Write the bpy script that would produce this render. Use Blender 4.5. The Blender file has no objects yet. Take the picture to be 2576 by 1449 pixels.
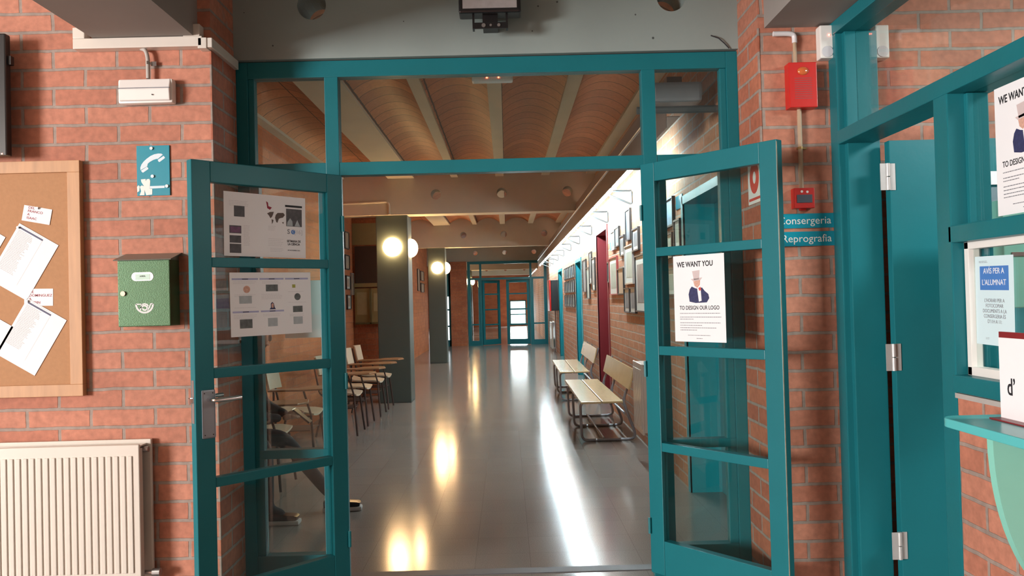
import bpy, bmesh, math, random
from mathutils import Vector, Matrix
random.seed(7)
S = bpy.context.scene
COL = S.collection
R = math.radians
# ---------------------------------------------------------------- camera, world, large lights, exposure
cd = bpy.data.cameras.new('camera'); cam = bpy.data.objects.new('camera', cd); COL.objects.link(cam)
cd.sensor_width = 36.0; cd.lens = 2000.0 * 36.0 / 2576.0; cd.clip_start = 0.05; cd.clip_end = 200
rt = Vector((0.99965384, -0.00649911, -0.02549434)); up = Vector((0.02539284, -0.0152479, 0.99956126)); bk = Vector((-0.00688499, -0.99986262, -0.0150776))
cam.matrix_world = Matrix(((rt.x, up.x, bk.x, 0), (rt.y, up.y, bk.y, 0), (rt.z, up.z, bk.z, 1.44), (0, 0, 0, 1)))
S.camera = cam
S.view_settings.view_transform = 'Standard'; S.view_settings.look = 'None'
S.view_settings.exposure = 0.15; S.view_settings.gamma = 1.0; S.view_settings.use_curve_mapping = False
w = bpy.data.worlds.new('sky'); S.world = w; w.use_nodes = True
w.node_tree.nodes['Background'].inputs[0].default_value = (0.86, 0.94, 1.0, 1)
w.node_tree.nodes['Background'].inputs[1].default_value = 3.0
def area(name, loc, target, sx, sy, power, color):
    l = bpy.data.lights.new(name, 'AREA'); l.shape = 'RECTANGLE'; l.size = sx; l.size_y = sy; l.energy = power; l.color = color
    o = bpy.data.objects.new(name, l); COL.objects.link(o); o.location = loc
    o.rotation_euler = (Vector(target) - Vector(loc)).to_track_quat('-Z', 'Y').to_euler(); return o
# daylight through the lobby's left window and the far hall's windows; booth ceiling panel
area('daylight_left_window', (-8.93, -4.0, 1.85), (0, -3.2, 1.3), 3.0, 2.0, 1500, (1.0, 0.94, 0.90))
area('daylight_far_left', (-4.9, 33.4, 1.5), (0, 33.4, 1.4), 2.0, 2.0, 260, (1, 0.93, 0.85))
area('daylight_end_window', (0.6, 43.5, 0.75), (0.3, 0, 0.9), 0.85, 1.2, 120, (0.92, 0.97, 1))
area('booth_ceiling_panel', (3.2, 2.2, 2.9), (3.0, 3.3, 0), 1.0, 0.6, 75, (0.95, 1.0, 0.97))
# ---------------------------------------------------------------- materials
MATS = {}
def newmat(name):
    m = bpy.data.materials.new(name); m.use_nodes = True; nt = m.node_tree
    return m, nt, nt.nodes, nt.links, nt.nodes['Principled BSDF']
def mat(name, col, rough=0.5, metal=0.0, var=0.12, scale=14.0, bump=0.0, bscale=60.0, stretch=(1, 1, 1), coat=0.0):
    if name in MATS: return MATS[name]
    m, nt, N, L, b = newmat(name)
    tc = N.new('ShaderNodeTexCoord'); mp = N.new('ShaderNodeMapping'); mp.inputs['Scale'].default_value = stretch
    L.new(tc.outputs['Object'], mp.inputs['Vector'])
    nz = N.new('ShaderNodeTexNoise'); nz.inputs['Scale'].default_value = scale; nz.inputs['Detail'].default_value = 4
    L.new(mp.outputs['Vector'], nz.inputs['Vector'])
    mx = N.new('ShaderNodeMix'); mx.data_type = 'RGBA'
    L.new(nz.outputs['Fac'], mx.inputs[0])
    mx.inputs[6].default_value = tuple(c * (1 - var) for c in col) + (1,)
    mx.inputs[7].default_value = tuple(min(1, c * (1 + var)) for c in col) + (1,)
    L.new(mx.outputs[2], b.inputs['Base Color'])
    b.inputs['Roughness'].default_value = rough; b.inputs['Metallic'].default_value = metal
    b.inputs['Coat Weight'].default_value = coat; b.inputs['Coat Roughness'].default_value = 0.15
    if bump:
        n2 = N.new('ShaderNodeTexNoise'); n2.inputs['Scale'].default_value = bscale; n2.inputs['Detail'].default_value = 3
        L.new(mp.outputs['Vector'], n2.inputs['Vector'])
        bp = N.new('ShaderNodeBump'); bp.inputs['Strength'].default_value = bump; bp.inputs['Distance'].default_value = 0.004
        L.new(n2.outputs['Fac'], bp.inputs['Height']); L.new(bp.outputs['Normal'], b.inputs['Normal'])
    MATS[name] = m; return m
def emit(name, col, s):
    if name in MATS: return MATS[name]
    m, nt, N, L, b = newmat(name)
    b.inputs['Base Color'].default_value = (0.8, 0.8, 0.8, 1)
    b.inputs['Emission Color'].default_value = tuple(col) + (1,); b.inputs['Emission Strength'].default_value = s
    MATS[name] = m; return m
def glassmat(name='pane_glass', tint=(0.93, 0.97, 0.96), extra=0.0):
    if name in MATS: return MATS[name]
    m, nt, N, L, b = newmat(name); N.remove(b); out = N['Material Output']
    t = N.new('ShaderNodeBsdfTransparent'); t.inputs[0].default_value = tint + (1,)
    g = N.new('ShaderNodeBsdfGlossy'); g.inputs['Roughness'].default_value = 0.01
    f = N.new('ShaderNodeFresnel'); f.inputs[0].default_value = 1.5
    ge = N.new('ShaderNodeNewGeometry'); io = N.new('ShaderNodeMapRange'); io.inputs[3].default_value = 1.5; io.inputs[4].default_value = 1 / 1.5
    L.new(ge.outputs['Backfacing'], io.inputs[0]); L.new(io.outputs[0], f.inputs[0])
    mx = N.new('ShaderNodeMixShader')
    L.new(f.outputs[0], mx.inputs[0]); L.new(t.outputs[0], mx.inputs[1]); L.new(g.outputs[0], mx.inputs[2]); L.new(mx.outputs[0], out.inputs[0])
    MATS[name] = m; return m
def brick(name, side, up=0.0, vp=0.0032, c1=(0.52, 0.22, 0.145), c2=(0.43, 0.165, 0.105), mor=(0.32, 0.255, 0.22), bw=0.30, rh=0.0889, ms=0.0082, off=0.5, bumpd=0.004, rough=0.75):
    m, nt, N, L, b = newmat(name)
    tc = N.new('ShaderNodeTexCoord'); sp = N.new('ShaderNodeSeparateXYZ'); L.new(tc.outputs['Object'], sp.inputs[0])
    cb = N.new('ShaderNodeCombineXYZ')
    a = N.new('ShaderNodeMath'); a.operation = 'SUBTRACT'; a.inputs[1].default_value = up - 30.0
    c = N.new('ShaderNodeMath'); c.operation = 'SUBTRACT'; c.inputs[1].default_value = vp
    L.new(sp.outputs[{'x': 0, 'y': 1}[side[0]]], a.inputs[0]); L.new(sp.outputs[{'z': 2, 'x': 0}[side[1]]], c.inputs[0])
    L.new(a.outputs[0], cb.inputs[0]); L.new(c.outputs[0], cb.inputs[1])
    nz = N.new('ShaderNodeTexNoise'); nz.inputs['Scale'].default_value = 9; nz.inputs['Detail'].default_value = 4
    L.new(tc.outputs['Object'], nz.inputs['Vector'])
    vs = N.new('ShaderNodeVectorMath'); vs.operation = 'SUBTRACT'; vs.inputs[1].default_value = (0.5, 0.5, 0.5)
    L.new(nz.outputs['Color'], vs.inputs[0])
    vm = N.new('ShaderNodeVectorMath'); vm.operation = 'SCALE'; vm.inputs['Scale'].default_value = 0.012
    L.new(vs.outputs[0], vm.inputs[0])
    va = N.new('ShaderNodeVectorMath'); va.operation = 'ADD'; L.new(cb.outputs[0], va.inputs[0]); L.new(vm.outputs[0], va.inputs[1])
    br = N.new('ShaderNodeTexBrick'); br.offset = off; br.offset_frequency = 2
    br.inputs['Scale'].default_value = 1; br.inputs['Brick Width'].default_value = bw; br.inputs['Row Height'].default_value = rh
    br.inputs['Mortar Size'].default_value = ms; br.inputs['Mortar Smooth'].default_value = 0.25; br.inputs['Bias'].default_value = 0
    br.inputs['Color1'].default_value = c1 + (1,); br.inputs['Color2'].default_value = c2 + (1,); br.inputs['Mortar'].default_value = mor + (1,)
    L.new(va.outputs[0], br.inputs['Vector'])
    n2 = N.new('ShaderNodeTexNoise'); n2.inputs['Scale'].default_value = 35; n2.inputs['Detail'].default_value = 6; L.new(tc.outputs['Object'], n2.inputs['Vector'])
    n3 = N.new('ShaderNodeTexNoise'); n3.inputs['Scale'].default_value = 2.5; n3.inputs['Detail'].default_value = 5; L.new(tc.outputs['Object'], n3.inputs['Vector'])
    mr = N.new('ShaderNodeMapRange'); mr.inputs[1].default_value = 0.25; mr.inputs[2].default_value = 0.75; mr.inputs[3].default_value = 0.80; mr.inputs[4].default_value = 1.18
    L.new(n2.outputs['Fac'], mr.inputs[0])
    mr3 = N.new('ShaderNodeMapRange'); mr3.inputs[1].default_value = 0.3; mr3.inputs[2].default_value = 0.7; mr3.inputs[3].default_value = 0.88; mr3.inputs[4].default_value = 1.1
    L.new(n3.outputs['Fac'], mr3.inputs[0])
    mm = N.new('ShaderNodeMath'); mm.operation = 'MULTIPLY'; L.new(mr.outputs[0], mm.inputs[0]); L.new(mr3.outputs[0], mm.inputs[1])
    sc = N.new('ShaderNodeVectorMath'); sc.operation = 'SCALE'; L.new(br.outputs['Color'], sc.inputs[0]); L.new(mm.outputs[0], sc.inputs['Scale'])
    L.new(sc.outputs[0], b.inputs['Base Color']); b.inputs['Roughness'].default_value = rough
    iv = N.new('ShaderNodeMath'); iv.operation = 'MULTIPLY_ADD'; iv.inputs[1].default_value = -1.0
    L.new(br.outputs['Fac'], iv.inputs[0])
    m5 = N.new('ShaderNodeMath'); m5.operation = 'MULTIPLY'; m5.inputs[1].default_value = 0.35; L.new(n2.outputs['Fac'], m5.inputs[0]); L.new(m5.outputs[0], iv.inputs[2])
    bp = N.new('ShaderNodeBump'); bp.inputs['Strength'].default_value = 0.7; bp.inputs['Distance'].default_value = bumpd
    L.new(iv.outputs[0], bp.inputs['Height']); L.new(bp.outputs['Normal'], b.inputs['Normal'])
    return m
B_LEFT = brick('brick_face_left', 'xz', up=-1.511)
B_PIER = brick('brick_face_right', 'xz', up=1.54)
B_RET = brick('brick_return', 'yz', up=3.9, c1=(0.46, 0.16, 0.09), c2=(0.36, 0.11, 0.065))
B_BOOTH = brick('brick_booth', 'yz', up=2.614, vp=0.0150)
B_COR = brick('brick_corridor', 'yz', up=0.1, c1=(0.50, 0.25, 0.14), c2=(0.42, 0.19, 0.10), mor=(0.42, 0.36, 0.30))
B_CORL = brick('brick_corridor_left', 'yz', up=0.05, c1=(0.50, 0.17, 0.06), c2=(0.42, 0.13, 0.045), mor=(0.34, 0.16, 0.09), ms=0.003)
B_CORF = brick('brick_corridor_front', 'xz', up=0.05, c1=(0.46, 0.16, 0.07), c2=(0.38, 0.12, 0.055), mor=(0.32, 0.18, 0.11), ms=0.003)
B_VAULT = brick('brick_vault', 'yx', up=0.1, vp=0.0, c1=(0.42, 0.165, 0.075), c2=(0.31, 0.115, 0.055), mor=(0.035, 0.018, 0.012), bw=0.27, rh=0.64, ms=0.007, off=0.0, rough=0.6)
def concrete(name, col, pits=True):
    m, nt, N, L, b = newmat(name)
    tc = N.new('ShaderNodeTexCoord')
    nz = N.new('ShaderNodeTexNoise'); nz.inputs['Scale'].default_value = 3; nz.inputs['Detail'].default_value = 8; L.new(tc.outputs['Object'], nz.inputs['Vector'])
    mx = N.new('ShaderNodeMix'); mx.data_type = 'RGBA'; L.new(nz.outputs['Fac'], mx.inputs[0])
    mx.inputs[6].default_value = tuple(c * 0.88 for c in col) + (1,); mx.inputs[7].default_value = tuple(c * 1.1 for c in col) + (1,)
    vo = N.new('ShaderNodeTexVoronoi'); vo.inputs['Scale'].default_value = 13; L.new(tc.outputs['Object'], vo.inputs['Vector'])
    n2 = N.new('ShaderNodeTexNoise'); n2.inputs['Scale'].default_value = 9; L.new(tc.outputs['Object'], n2.inputs['Vector'])
    th = N.new('ShaderNodeMapRange'); th.inputs[1].default_value = 0.42; th.inputs[2].default_value = 0.72; th.inputs[3].default_value = 0.0; th.inputs[4].default_value = 0.11
    L.new(n2.outputs['Fac'], th.inputs[0])
    lt = N.new('ShaderNodeMath'); lt.operation = 'LESS_THAN'; L.new(vo.outputs['Distance'], lt.inputs[0]); L.new(th.outputs[0], lt.inputs[1])
    m2 = N.new('ShaderNodeMix'); m2.data_type = 'RGBA'; L.new(lt.outputs[0], m2.inputs[0]); L.new(mx.outputs[2], m2.inputs[6]); m2.inputs[7].default_value = tuple(c * 0.25 for c in col) + (1,)
    L.new((m2 if pits else mx).outputs[2], b.inputs['Base Color']); b.inputs['Roughness'].default_value = 0.8
    bp = N.new('ShaderNodeBump'); bp.inputs['Strength'].default_value = 0.3; bp.inputs['Distance'].default_value = 0.004
    L.new(nz.outputs['Fac'], bp.inputs['Height']); L.new(bp.outputs['Normal'], b.inputs['Normal'])
    return m
CONC = concrete('concrete_pale', (0.27, 0.33, 0.32))
CONC2 = concrete('concrete_beige', (0.56, 0.52, 0.41), False)
CONC3 = concrete('concrete_side', (0.30, 0.27, 0.25), False)
def floor_mat():
    m, nt, N, L, b = newmat('terrazzo')
    tc = N.new('ShaderNodeTexCoord')
    mp = N.new('ShaderNodeMapping'); mp.inputs['Location'].default_value = (30.3 - 0.094, 30.3 - 4.25 + 0.01, 0); L.new(tc.outputs['Object'], mp.inputs[0])
    br = N.new('ShaderNodeTexBrick'); br.offset = 0; br.inputs['Scale'].default_value = 1
    br.inputs['Brick Width'].default_value = 0.303; br.inputs['Row Height'].default_value = 0.303; br.inputs['Mortar Size'].default_value = 0.0011; br.inputs['Mortar Smooth'].default_value = 0.2
    br.inputs['Color1'].default_value = (0.265, 0.245, 0.22, 1); br.inputs['Color2'].default_value = (0.25, 0.23, 0.208, 1); br.inputs['Mortar'].default_value = (0.17, 0.155, 0.14, 1)
    L.new(mp.outputs[0], br.inputs['Vector'])
    n = N.new('ShaderNodeTexNoise'); n.inputs['Scale'].default_value = 180; n.inputs['Detail'].default_value = 3; L.new(tc.outputs['Object'], n.inputs['Vector'])
    mr = N.new('ShaderNodeMapRange'); mr.inputs[1].default_value = 0.3; mr.inputs[2].default_value = 0.7; mr.inputs[3].default_value = 0.8; mr.inputs[4].default_value = 1.2; L.new(n.outputs['Fac'], mr.inputs[0])
    sc = N.new('ShaderNodeVectorMath'); sc.operation = 'SCALE'; L.new(br.outputs['Color'], sc.inputs[0]); L.new(mr.outputs[0], sc.inputs['Scale'])
    L.new(sc.outputs[0], b.inputs['Base Color'])
    n2 = N.new('ShaderNodeTexNoise'); n2.inputs['Scale'].default_value = 1.3; n2.inputs['Detail'].default_value = 4; L.new(tc.outputs['Object'], n2.inputs['Vector'])
    r2 = N.new('ShaderNodeMapRange'); r2.inputs[3].default_value = 0.12; r2.inputs[4].default_value = 0.17; L.new(n2.outputs['Fac'], r2.inputs[0]); L.new(r2.outputs[0], b.inputs['Roughness'])
    b.inputs['IOR'].default_value = 1.6
    n3 = N.new('ShaderNodeTexNoise'); n3.inputs['Scale'].default_value = 5; L.new(tc.outputs['Object'], n3.inputs['Vector'])
    ad = N.new('ShaderNodeMath'); ad.operation = 'MULTIPLY_ADD'; ad.inputs[1].default_value = 0.0; L.new(br.outputs['Fac'], ad.inputs[0]); L.new(n3.outputs['Fac'], ad.inputs[2])
    bp = N.new('ShaderNodeBump'); bp.inputs['Strength'].default_value = 0.05; bp.inputs['Distance'].default_value = 0.002
    L.new(ad.outputs[0], bp.inputs['Height']); L.new(bp.outputs['Normal'], b.inputs['Normal'])
    return m
FLOOR = floor_mat()
TEAL = mat('teal_paint', (0.010, 0.155, 0.185), 0.36, var=0.10, scale=4, bump=0.15, bscale=25)
TEAL.node_tree.nodes['Principled BSDF'].inputs['Specular IOR Level'].default_value = 0.3
TEALB = mat('teal_laminate', (0.10, 0.50, 0.52), 0.25, var=0.04)
MINT = mat('mint_laminate', (0.24, 0.62, 0.52), 0.35, var=0.04)
SIGNT = mat('sign_teal', (0.005, 0.27, 0.38), 0.25, var=0.05)
WHITE = mat('white_plastic', (0.80, 0.79, 0.76), 0.35, var=0.03)
CREAM = mat('cream_enamel', (0.70, 0.66, 0.60), 0.28, var=0.03, coat=0.3)
PAPER = mat('paper', (0.84, 0.85, 0.88), 0.8, var=0.015)
INK = mat('black_ink', (0.02, 0.02, 0.025), 0.7)
GREYINK = mat('grey_ink', (0.20, 0.21, 0.24), 0.8)
PALEINK = mat('pale_ink', (0.58, 0.58, 0.62), 0.8)
LILAC = mat('lilac_ink', (0.42, 0.44, 0.66), 0.8)
REDINK = mat('dark_red_ink', (0.30, 0.03, 0.06), 0.8)
BLUEINK = mat('blue_ink', (0.06, 0.20, 0.55), 0.7)
NAVY = mat('navy_ink', (0.03, 0.035, 0.11), 0.7, var=0.6, scale=90)
SKININK = mat('peach_ink', (0.62, 0.36, 0.28), 0.7, var=0.4, scale=120)
REDSP = mat('red_spot_ink', (0.6, 0.08, 0.06), 0.7)
STEEL = mat('brushed_steel', (0.45, 0.46, 0.48), 0.35, metal=0.9)
CHROME = mat('chrome', (0.8, 0.8, 0.82), 0.12, metal=1.0, var=0.02)
PLATE = mat('satin_aluminium', (0.30, 0.33, 0.37), 0.42, metal=0.35, var=0.05)
GREYT = mat('grey_tube', (0.30, 0.31, 0.34), 0.35, metal=0.3)
GALV = mat('galvanised_steel', (0.13, 0.15, 0.16), 0.45, metal=0.5)
BROWNT = mat('brown_tube', (0.05, 0.03, 0.025), 0.4)
DARKTRAY = mat('dark_tray', (0.20, 0.165, 0.16), 0.4, metal=0.3)
BLACK = mat('black_plastic', (0.012, 0.012, 0.014), 0.3)
RED = mat('red_enamel', (0.55, 0.018, 0.014), 0.35, var=0.05)
REDDK = mat('dark_red_paint', (0.20, 0.016, 0.022), 0.4, var=0.06)
DOORT = mat('bright_teal_paint', (0.01, 0.27, 0.33), 0.35, var=0.06)
DGREEN = mat('green_hammered', (0.045, 0.115, 0.05), 0.38, metal=0.35, var=0.25, scale=200, bump=0.2, bscale=300)
LIDG = mat('grey_green_lid', (0.17, 0.18, 0.155), 0.35)
SILVER = mat('silver_print', (0.62, 0.66, 0.66), 0.4, var=0.03)
PINE = mat('pine_wood', (0.50, 0.27, 0.13), 0.5, var=0.3, scale=6, stretch=(6, 1, 0.6))
CORK = mat('pinboard', (0.43, 0.225, 0.11), 0.8, var=0.10, scale=60, bump=0.2)
PLY = mat('bench_plywood', (0.54, 0.39, 0.19), 0.25, var=0.15, scale=5, stretch=(8, 1, 1), coat=0.4)
SEAT = mat('cream_seat', (0.55, 0.46, 0.34), 0.4, var=0.05)
TABLET = mat('varnished_wood', (0.30, 0.15, 0.07), 0.3, var=0.2, scale=8)
COLP = mat('grey_green_paint', (0.065, 0.085, 0.075), 0.5, var=0.06, scale=3)
YELLOW = mat('ochre_plaster', (0.36, 0.30, 0.14), 0.7, var=0.06)
BROWNB = mat('dark_brown_panel', (0.06, 0.04, 0.032), 0.5)
SHOEW = mat('white_rubber', (0.5, 0.5, 0.48), 0.6)
DENIM = mat('dark_denim', (0.014, 0.016, 0.022), 0.85)
COAT = mat('charcoal_cloth', (0.03, 0.03, 0.033), 0.9)
SKIN = mat('skin', (0.42, 0.24, 0.17), 0.55, var=0.06)
HAIR = mat('dark_hair', (0.012, 0.009, 0.008), 0.5)
FRAMEK = mat('dark_frame', (0.03, 0.028, 0.028), 0.4)
FRAMES = mat('silver_frame', (0.45, 0.45, 0.44), 0.35, metal=0.5)
FRAMER = mat('red_frame', (0.33, 0.05, 0.05), 0.4)
MOUNT = mat('pale_mount', (0.62, 0.68, 0.64), 0.5, var=0.03)
IMG1 = mat('print_grey', (0.16, 0.19, 0.21), 0.4, var=0.75, scale=9)
IMG2 = mat('print_green_grey', (0.30, 0.40, 0.36), 0.4, var=0.35, scale=7)
IMG3 = mat('print_tan', (0.42, 0.34, 0.25), 0.4, var=0.3, scale=7)
IMG4 = mat('print_blue', (0.18, 0.30, 0.40), 0.4, var=0.7, scale=6)
PHOTO = mat('photo_dark', (0.06, 0.05, 0.055), 0.5, var=0.9, scale=45)
PHOTOM = mat('photo_magenta', (0.14, 0.04, 0.11), 0.5, var=0.95, scale=55)
PHOTOG = mat('photo_grey', (0.10, 0.11, 0.11), 0.5, var=0.9, scale=50)
PHOTOB = mat('photo_pale', (0.40, 0.45, 0.48), 0.6, var=0.2, scale=40)
GLASS = glassmat()
TUBE = emit('tube_glow', (0.78, 0.95, 1.0), 150)
GLOBE = emit('globe_glow', (1.0, 0.60, 0.27), 66)
LED = emit('red_led', (1.0, 0.12, 0.05), 12)
# ---------------------------------------------------------------- builders
class MB:
    def __init__(s): s.bm = bmesh.new()
    def box(s, x0, x1, y0, y1, z0, z1, bev=0.0):
        m = Matrix.Translation(((x0 + x1) / 2, (y0 + y1) / 2, (z0 + z1) / 2)) @ Matrix.Diagonal((abs(x1 - x0), abs(y1 - y0), abs(z1 - z0), 1))
        r = bmesh.ops.create_cube(s.bm, size=1, matrix=m)
        if bev:
            es = list({e for v in r['verts'] for e in v.link_edges})
            bmesh.ops.bevel(s.bm, geom=es, offset=bev, segments=2, affect='EDGES', profile=0.6)
        return s
    def rot_box(s, c, size, rot):
        m = Matrix.Translation(c) @ rot.to_4x4() @ Matrix.Diagonal((size[0], size[1], size[2], 1))
        bmesh.ops.create_cube(s.bm, size=1, matrix=m); return s
    def cyl(s, p0, p1, r, n=16, r2=None):
        p0 = Vector(p0); p1 = Vector(p1); d = p1 - p0
        m = Matrix.Translation((p0 + p1) / 2) @ d.to_track_quat('Z', 'Y').to_matrix().to_4x4()
        bmesh.ops.create_cone(s.bm, cap_ends=True, segments=n, radius1=r, radius2=r if r2 is None else r2, depth=d.length, matrix=m); return s
    def tube(s, pts, r, n=10, rad=0.0, closed=False):
        P = [Vector(p) for p in pts]
        if rad:
            Q = [P[0]]
            for i in range(1, len(P) - 1):
                a = P[i] + (P[i - 1] - P[i]).normalized() * min(rad, (P[i - 1] - P[i]).length * .45); b = P[i] + (P[i + 1] - P[i]).normalized() * min(rad, (P[i + 1] - P[i]).length * .45)
                for k in range(5):
                    t = k / 4; Q.append(a.lerp(P[i], t).lerp(P[i].lerp(b, t), t))
            Q.append(P[-1]); P = Q
        rings = []; nrm = None
        for i, p in enumerate(P):
            t = (P[min(i + 1, len(P) - 1)] - P[max(i - 1, 0)]).normalized()
            if nrm is None: nrm = t.orthogonal().normalized()
            nrm = (nrm - t * nrm.dot(t)).normalized(); bn = t.cross(nrm)
            rings.append([s.bm.verts.new(p + (nrm * math.cos(a) + bn * math.sin(a)) * r) for a in [2 * math.pi * k / n for k in range(n)]])
        for a, b in zip(rings, rings[1:]):
            for k in range(n): s.bm.faces.new((a[k], a[(k + 1) % n], b[(k + 1) % n], b[k]))
        s.bm.faces.new(rings[0][::-1]); s.bm.faces.new(rings[-1]); return s
    def poly(s, pts, y0, y1):                     # outline in local XZ, thickness along y
        a = [s.bm.verts.new((x, y0, z)) for x, z in pts]; b = [s.bm.verts.new((x, y1, z)) for x, z in pts]
        s.bm.faces.new(a); s.bm.faces.new(b[::-1]); n = len(pts)
        for i in range(n): s.bm.faces.new((a[i], b[i], b[(i + 1) % n], a[(i + 1) % n]))
        return s
    def prism(s, pts, axis, a0, a1):              # outline in the plane across `axis`
        def P(u, v, w): return {'x': (w, u, v), 'y': (u, w, v), 'z': (u, v, w)}[axis]
        a = [s.bm.verts.new(P(u, v, a0)) for u, v in pts]; b = [s.bm.verts.new(P(u, v, a1)) for u, v in pts]
        s.bm.faces.new(a); s.bm.faces.new(b[::-1]); n = len(pts)
        for i in range(n): s.bm.faces.new((a[i], b[i], b[(i + 1) % n], a[(i + 1) % n]))
        return s
    def ribbon(s, pts, wd, y0, y1):
        n = len(pts); L_ = []; R_ = []
        for i, (x, z) in enumerate(pts):
            a = Vector(pts[max(i - 1, 0)]); b = Vector(pts[min(i + 1, n - 1)]); t = (b - a).normalized(); q = Vector((-t.y, t.x)) * (wd if not callable(wd) else wd(i / (n - 1))) / 2
            L_.append((x + q.x, z + q.y)); R_.append((x - q.x, z - q.y))
        for i in range(n - 1): s.poly([L_[i], L_[i + 1], R_[i + 1], R_[i]], y0, y1)
        return s
    def sphere(s, c, r, u=24, v=14, sc=(1, 1, 1)):
        m = Matrix.Translation(c) @ Matrix.Diagonal((sc[0], sc[1], sc[2], 1))
        bmesh.ops.create_uvsphere(s.bm, u_segments=u, v_segments=v, radius=r, matrix=m); return s
    def build(s, name, m, parent=None, smooth=False, bev=0.0):
        bmesh.ops.recalc_face_normals(s.bm, faces=s.bm.faces)
        me = bpy.data.meshes.new(name); s.bm.to_mesh(me); s.bm.free()
        if smooth:
            for p in me.polygons: p.use_smooth = True
            try: me.set_sharp_from_angle(angle=R(38))
            except Exception: pass
        me.materials.append(m)
        o = bpy.data.objects.new(name, me); COL.objects.link(o)
        if parent: o.parent = parent
        if bev:
            b = o.modifiers.new('bevel', 'BEVEL'); b.width = bev; b.segments = 2; b.limit_method = 'ANGLE'
        return o
def tag(o, label=None, cat=None, group=None, kind=None):
    if label: o['label'] = label
    if cat: o['category'] = cat
    if group: o['group'] = group
    if kind: o['kind'] = kind
    return o
def thing(name, label, cat, loc=(0, 0, 0), rz=0.0, group=None, ry=0.0):
    o = bpy.data.objects.new(name, None); COL.objects.link(o); o.empty_display_size = 0.05
    o.location = loc; o.rotation_euler = (0, R(ry), R(rz)); return tag(o, label, cat, group)
def struct(o, label, cat): return tag(o, label, cat, None, 'structure')
def copy_tree(o, parent=None):
    c = o.copy(); COL.objects.link(c); c.parent = parent
    for ch in list(o.children): copy_tree(ch, c)
    return c
def text(name, s, size, x, z, y, m, parent, align='CENTER', bold=0.0, sx=1.0):
    cu = bpy.data.curves.new('t', 'FONT'); cu.body = s; cu.size = size; cu.align_x = align; cu.align_y = 'CENTER'; cu.extrude = 0.0003; cu.offset = bold; cu.resolution_u = 3; cu.space_line = 1.0
    t = bpy.data.objects.new('t', cu); COL.objects.link(t)
    me = bpy.data.meshes.new_from_object(t.evaluated_get(bpy.context.evaluated_depsgraph_get()))
    bpy.data.objects.remove(t)
    me.transform(Matrix.Translation((x, y, z)) @ Matrix.Rotation(R(90), 4, 'X') @ Matrix.Diagonal((sx, 1, 1, 1)))
    me.materials.clear(); me.materials.append(m)
    o = bpy.data.objects.new(name, me); COL.objects.link(o); o.parent = parent; return o
def lines(mb, x, z, w, n, pitch, y, h=0.0016, ragged=0.15, center=False):
    for i in range(n):
        ww = w * (1 - ragged * random.random()); x0 = x + (w - ww) / 2 if center else x
        q = x0
        while q < x0 + ww - 0.002:
            wl = min(random.uniform(0.004, 0.014), x0 + ww - q)
            mb.box(q, q + wl, y - 0.0003, y, z - i * pitch - h / 2, z - i * pitch + h / 2); q += wl + 0.002
def boolean_cut(o, cutter):
    md = o.modifiers.new('cut', 'BOOLEAN'); md.operation = 'DIFFERENCE'; md.object = cutter; md.solver = 'EXACT'
    bpy.context.view_layer.update()
    me = bpy.data.meshes.new_from_object(o.evaluated_get(bpy.context.evaluated_depsgraph_get()))
    o.modifiers.clear(); o.data = me; bpy.data.objects.remove(cutter)
# ---------------------------------------------------------------- room shell
XL, XR, YF = -1.37, 1.225, 3.75       # brick jambs of the passage, face of the front wall
struct(MB().box(-9.2, 4.2, -7.7, 44.2, -0.1, 0.0).build('floor', FLOOR), 'polished brown grey terrazzo floor with fine joints running down the corridor', 'floor')
struct(MB().box(-9.2, XL, YF, 4.25, 0, 3.4).build('wall_left', B_LEFT), 'red brick wall left of the glazed doors', 'wall')
o = MB().box(XL - 0.004, XL + 0.004, YF - 0.004, 4.08, 0, 2.70)
struct(o.build('wall_left', B_RET), 'brick reveal between the left wall and the teal door frame', 'wall')
struct(MB().box(XR, 4.2, YF, 4.25, 0, 3.4).build('wall_right', B_PIER), 'red brick pier right of the glazed doors, carrying on into the booth', 'wall')
o = MB().box(XR - 0.004, XR + 0.004, YF - 0.004, 4.08, 0, 2.70)
struct(o.build('wall_right', B_RET), 'brick reveal between the teal door frame and the right pier', 'wall')
# lobby behind the camera
mb = MB(); mb.box(-9.2, -9.0, -7.7, -5.6, 0, 3.4); mb.box(-9.2, -9.0, -2.4, YF, 0, 3.4); mb.box(-9.2, -9.0, -5.6, -2.4, 0, 0.75); mb.box(-9.2, -9.0, -5.6, -2.4, 2.95, 3.4)
struct(mb.build('wall_west', B_RET), 'brick lobby wall with a wide window at the far left', 'wall')
mb = MB(); mb.box(-9.0, 4.2, -7.7, -7.5, 0, 3.4)
struct(mb.build('wall_back', B_LEFT), 'brick wall at the back of the lobby', 'wall')
struct(MB().box(4.0, 4.2, -7.5, YF, 0, 3.4).build('wall_east', B_RET), 'far wall of the booth', 'wall')
struct(MB().box(-9.2, 4.2, -7.7, 4.1, 3.4, 3.5).build('ceiling', CONC2), 'plain concrete ceiling over the lobby', 'ceiling')
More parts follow.
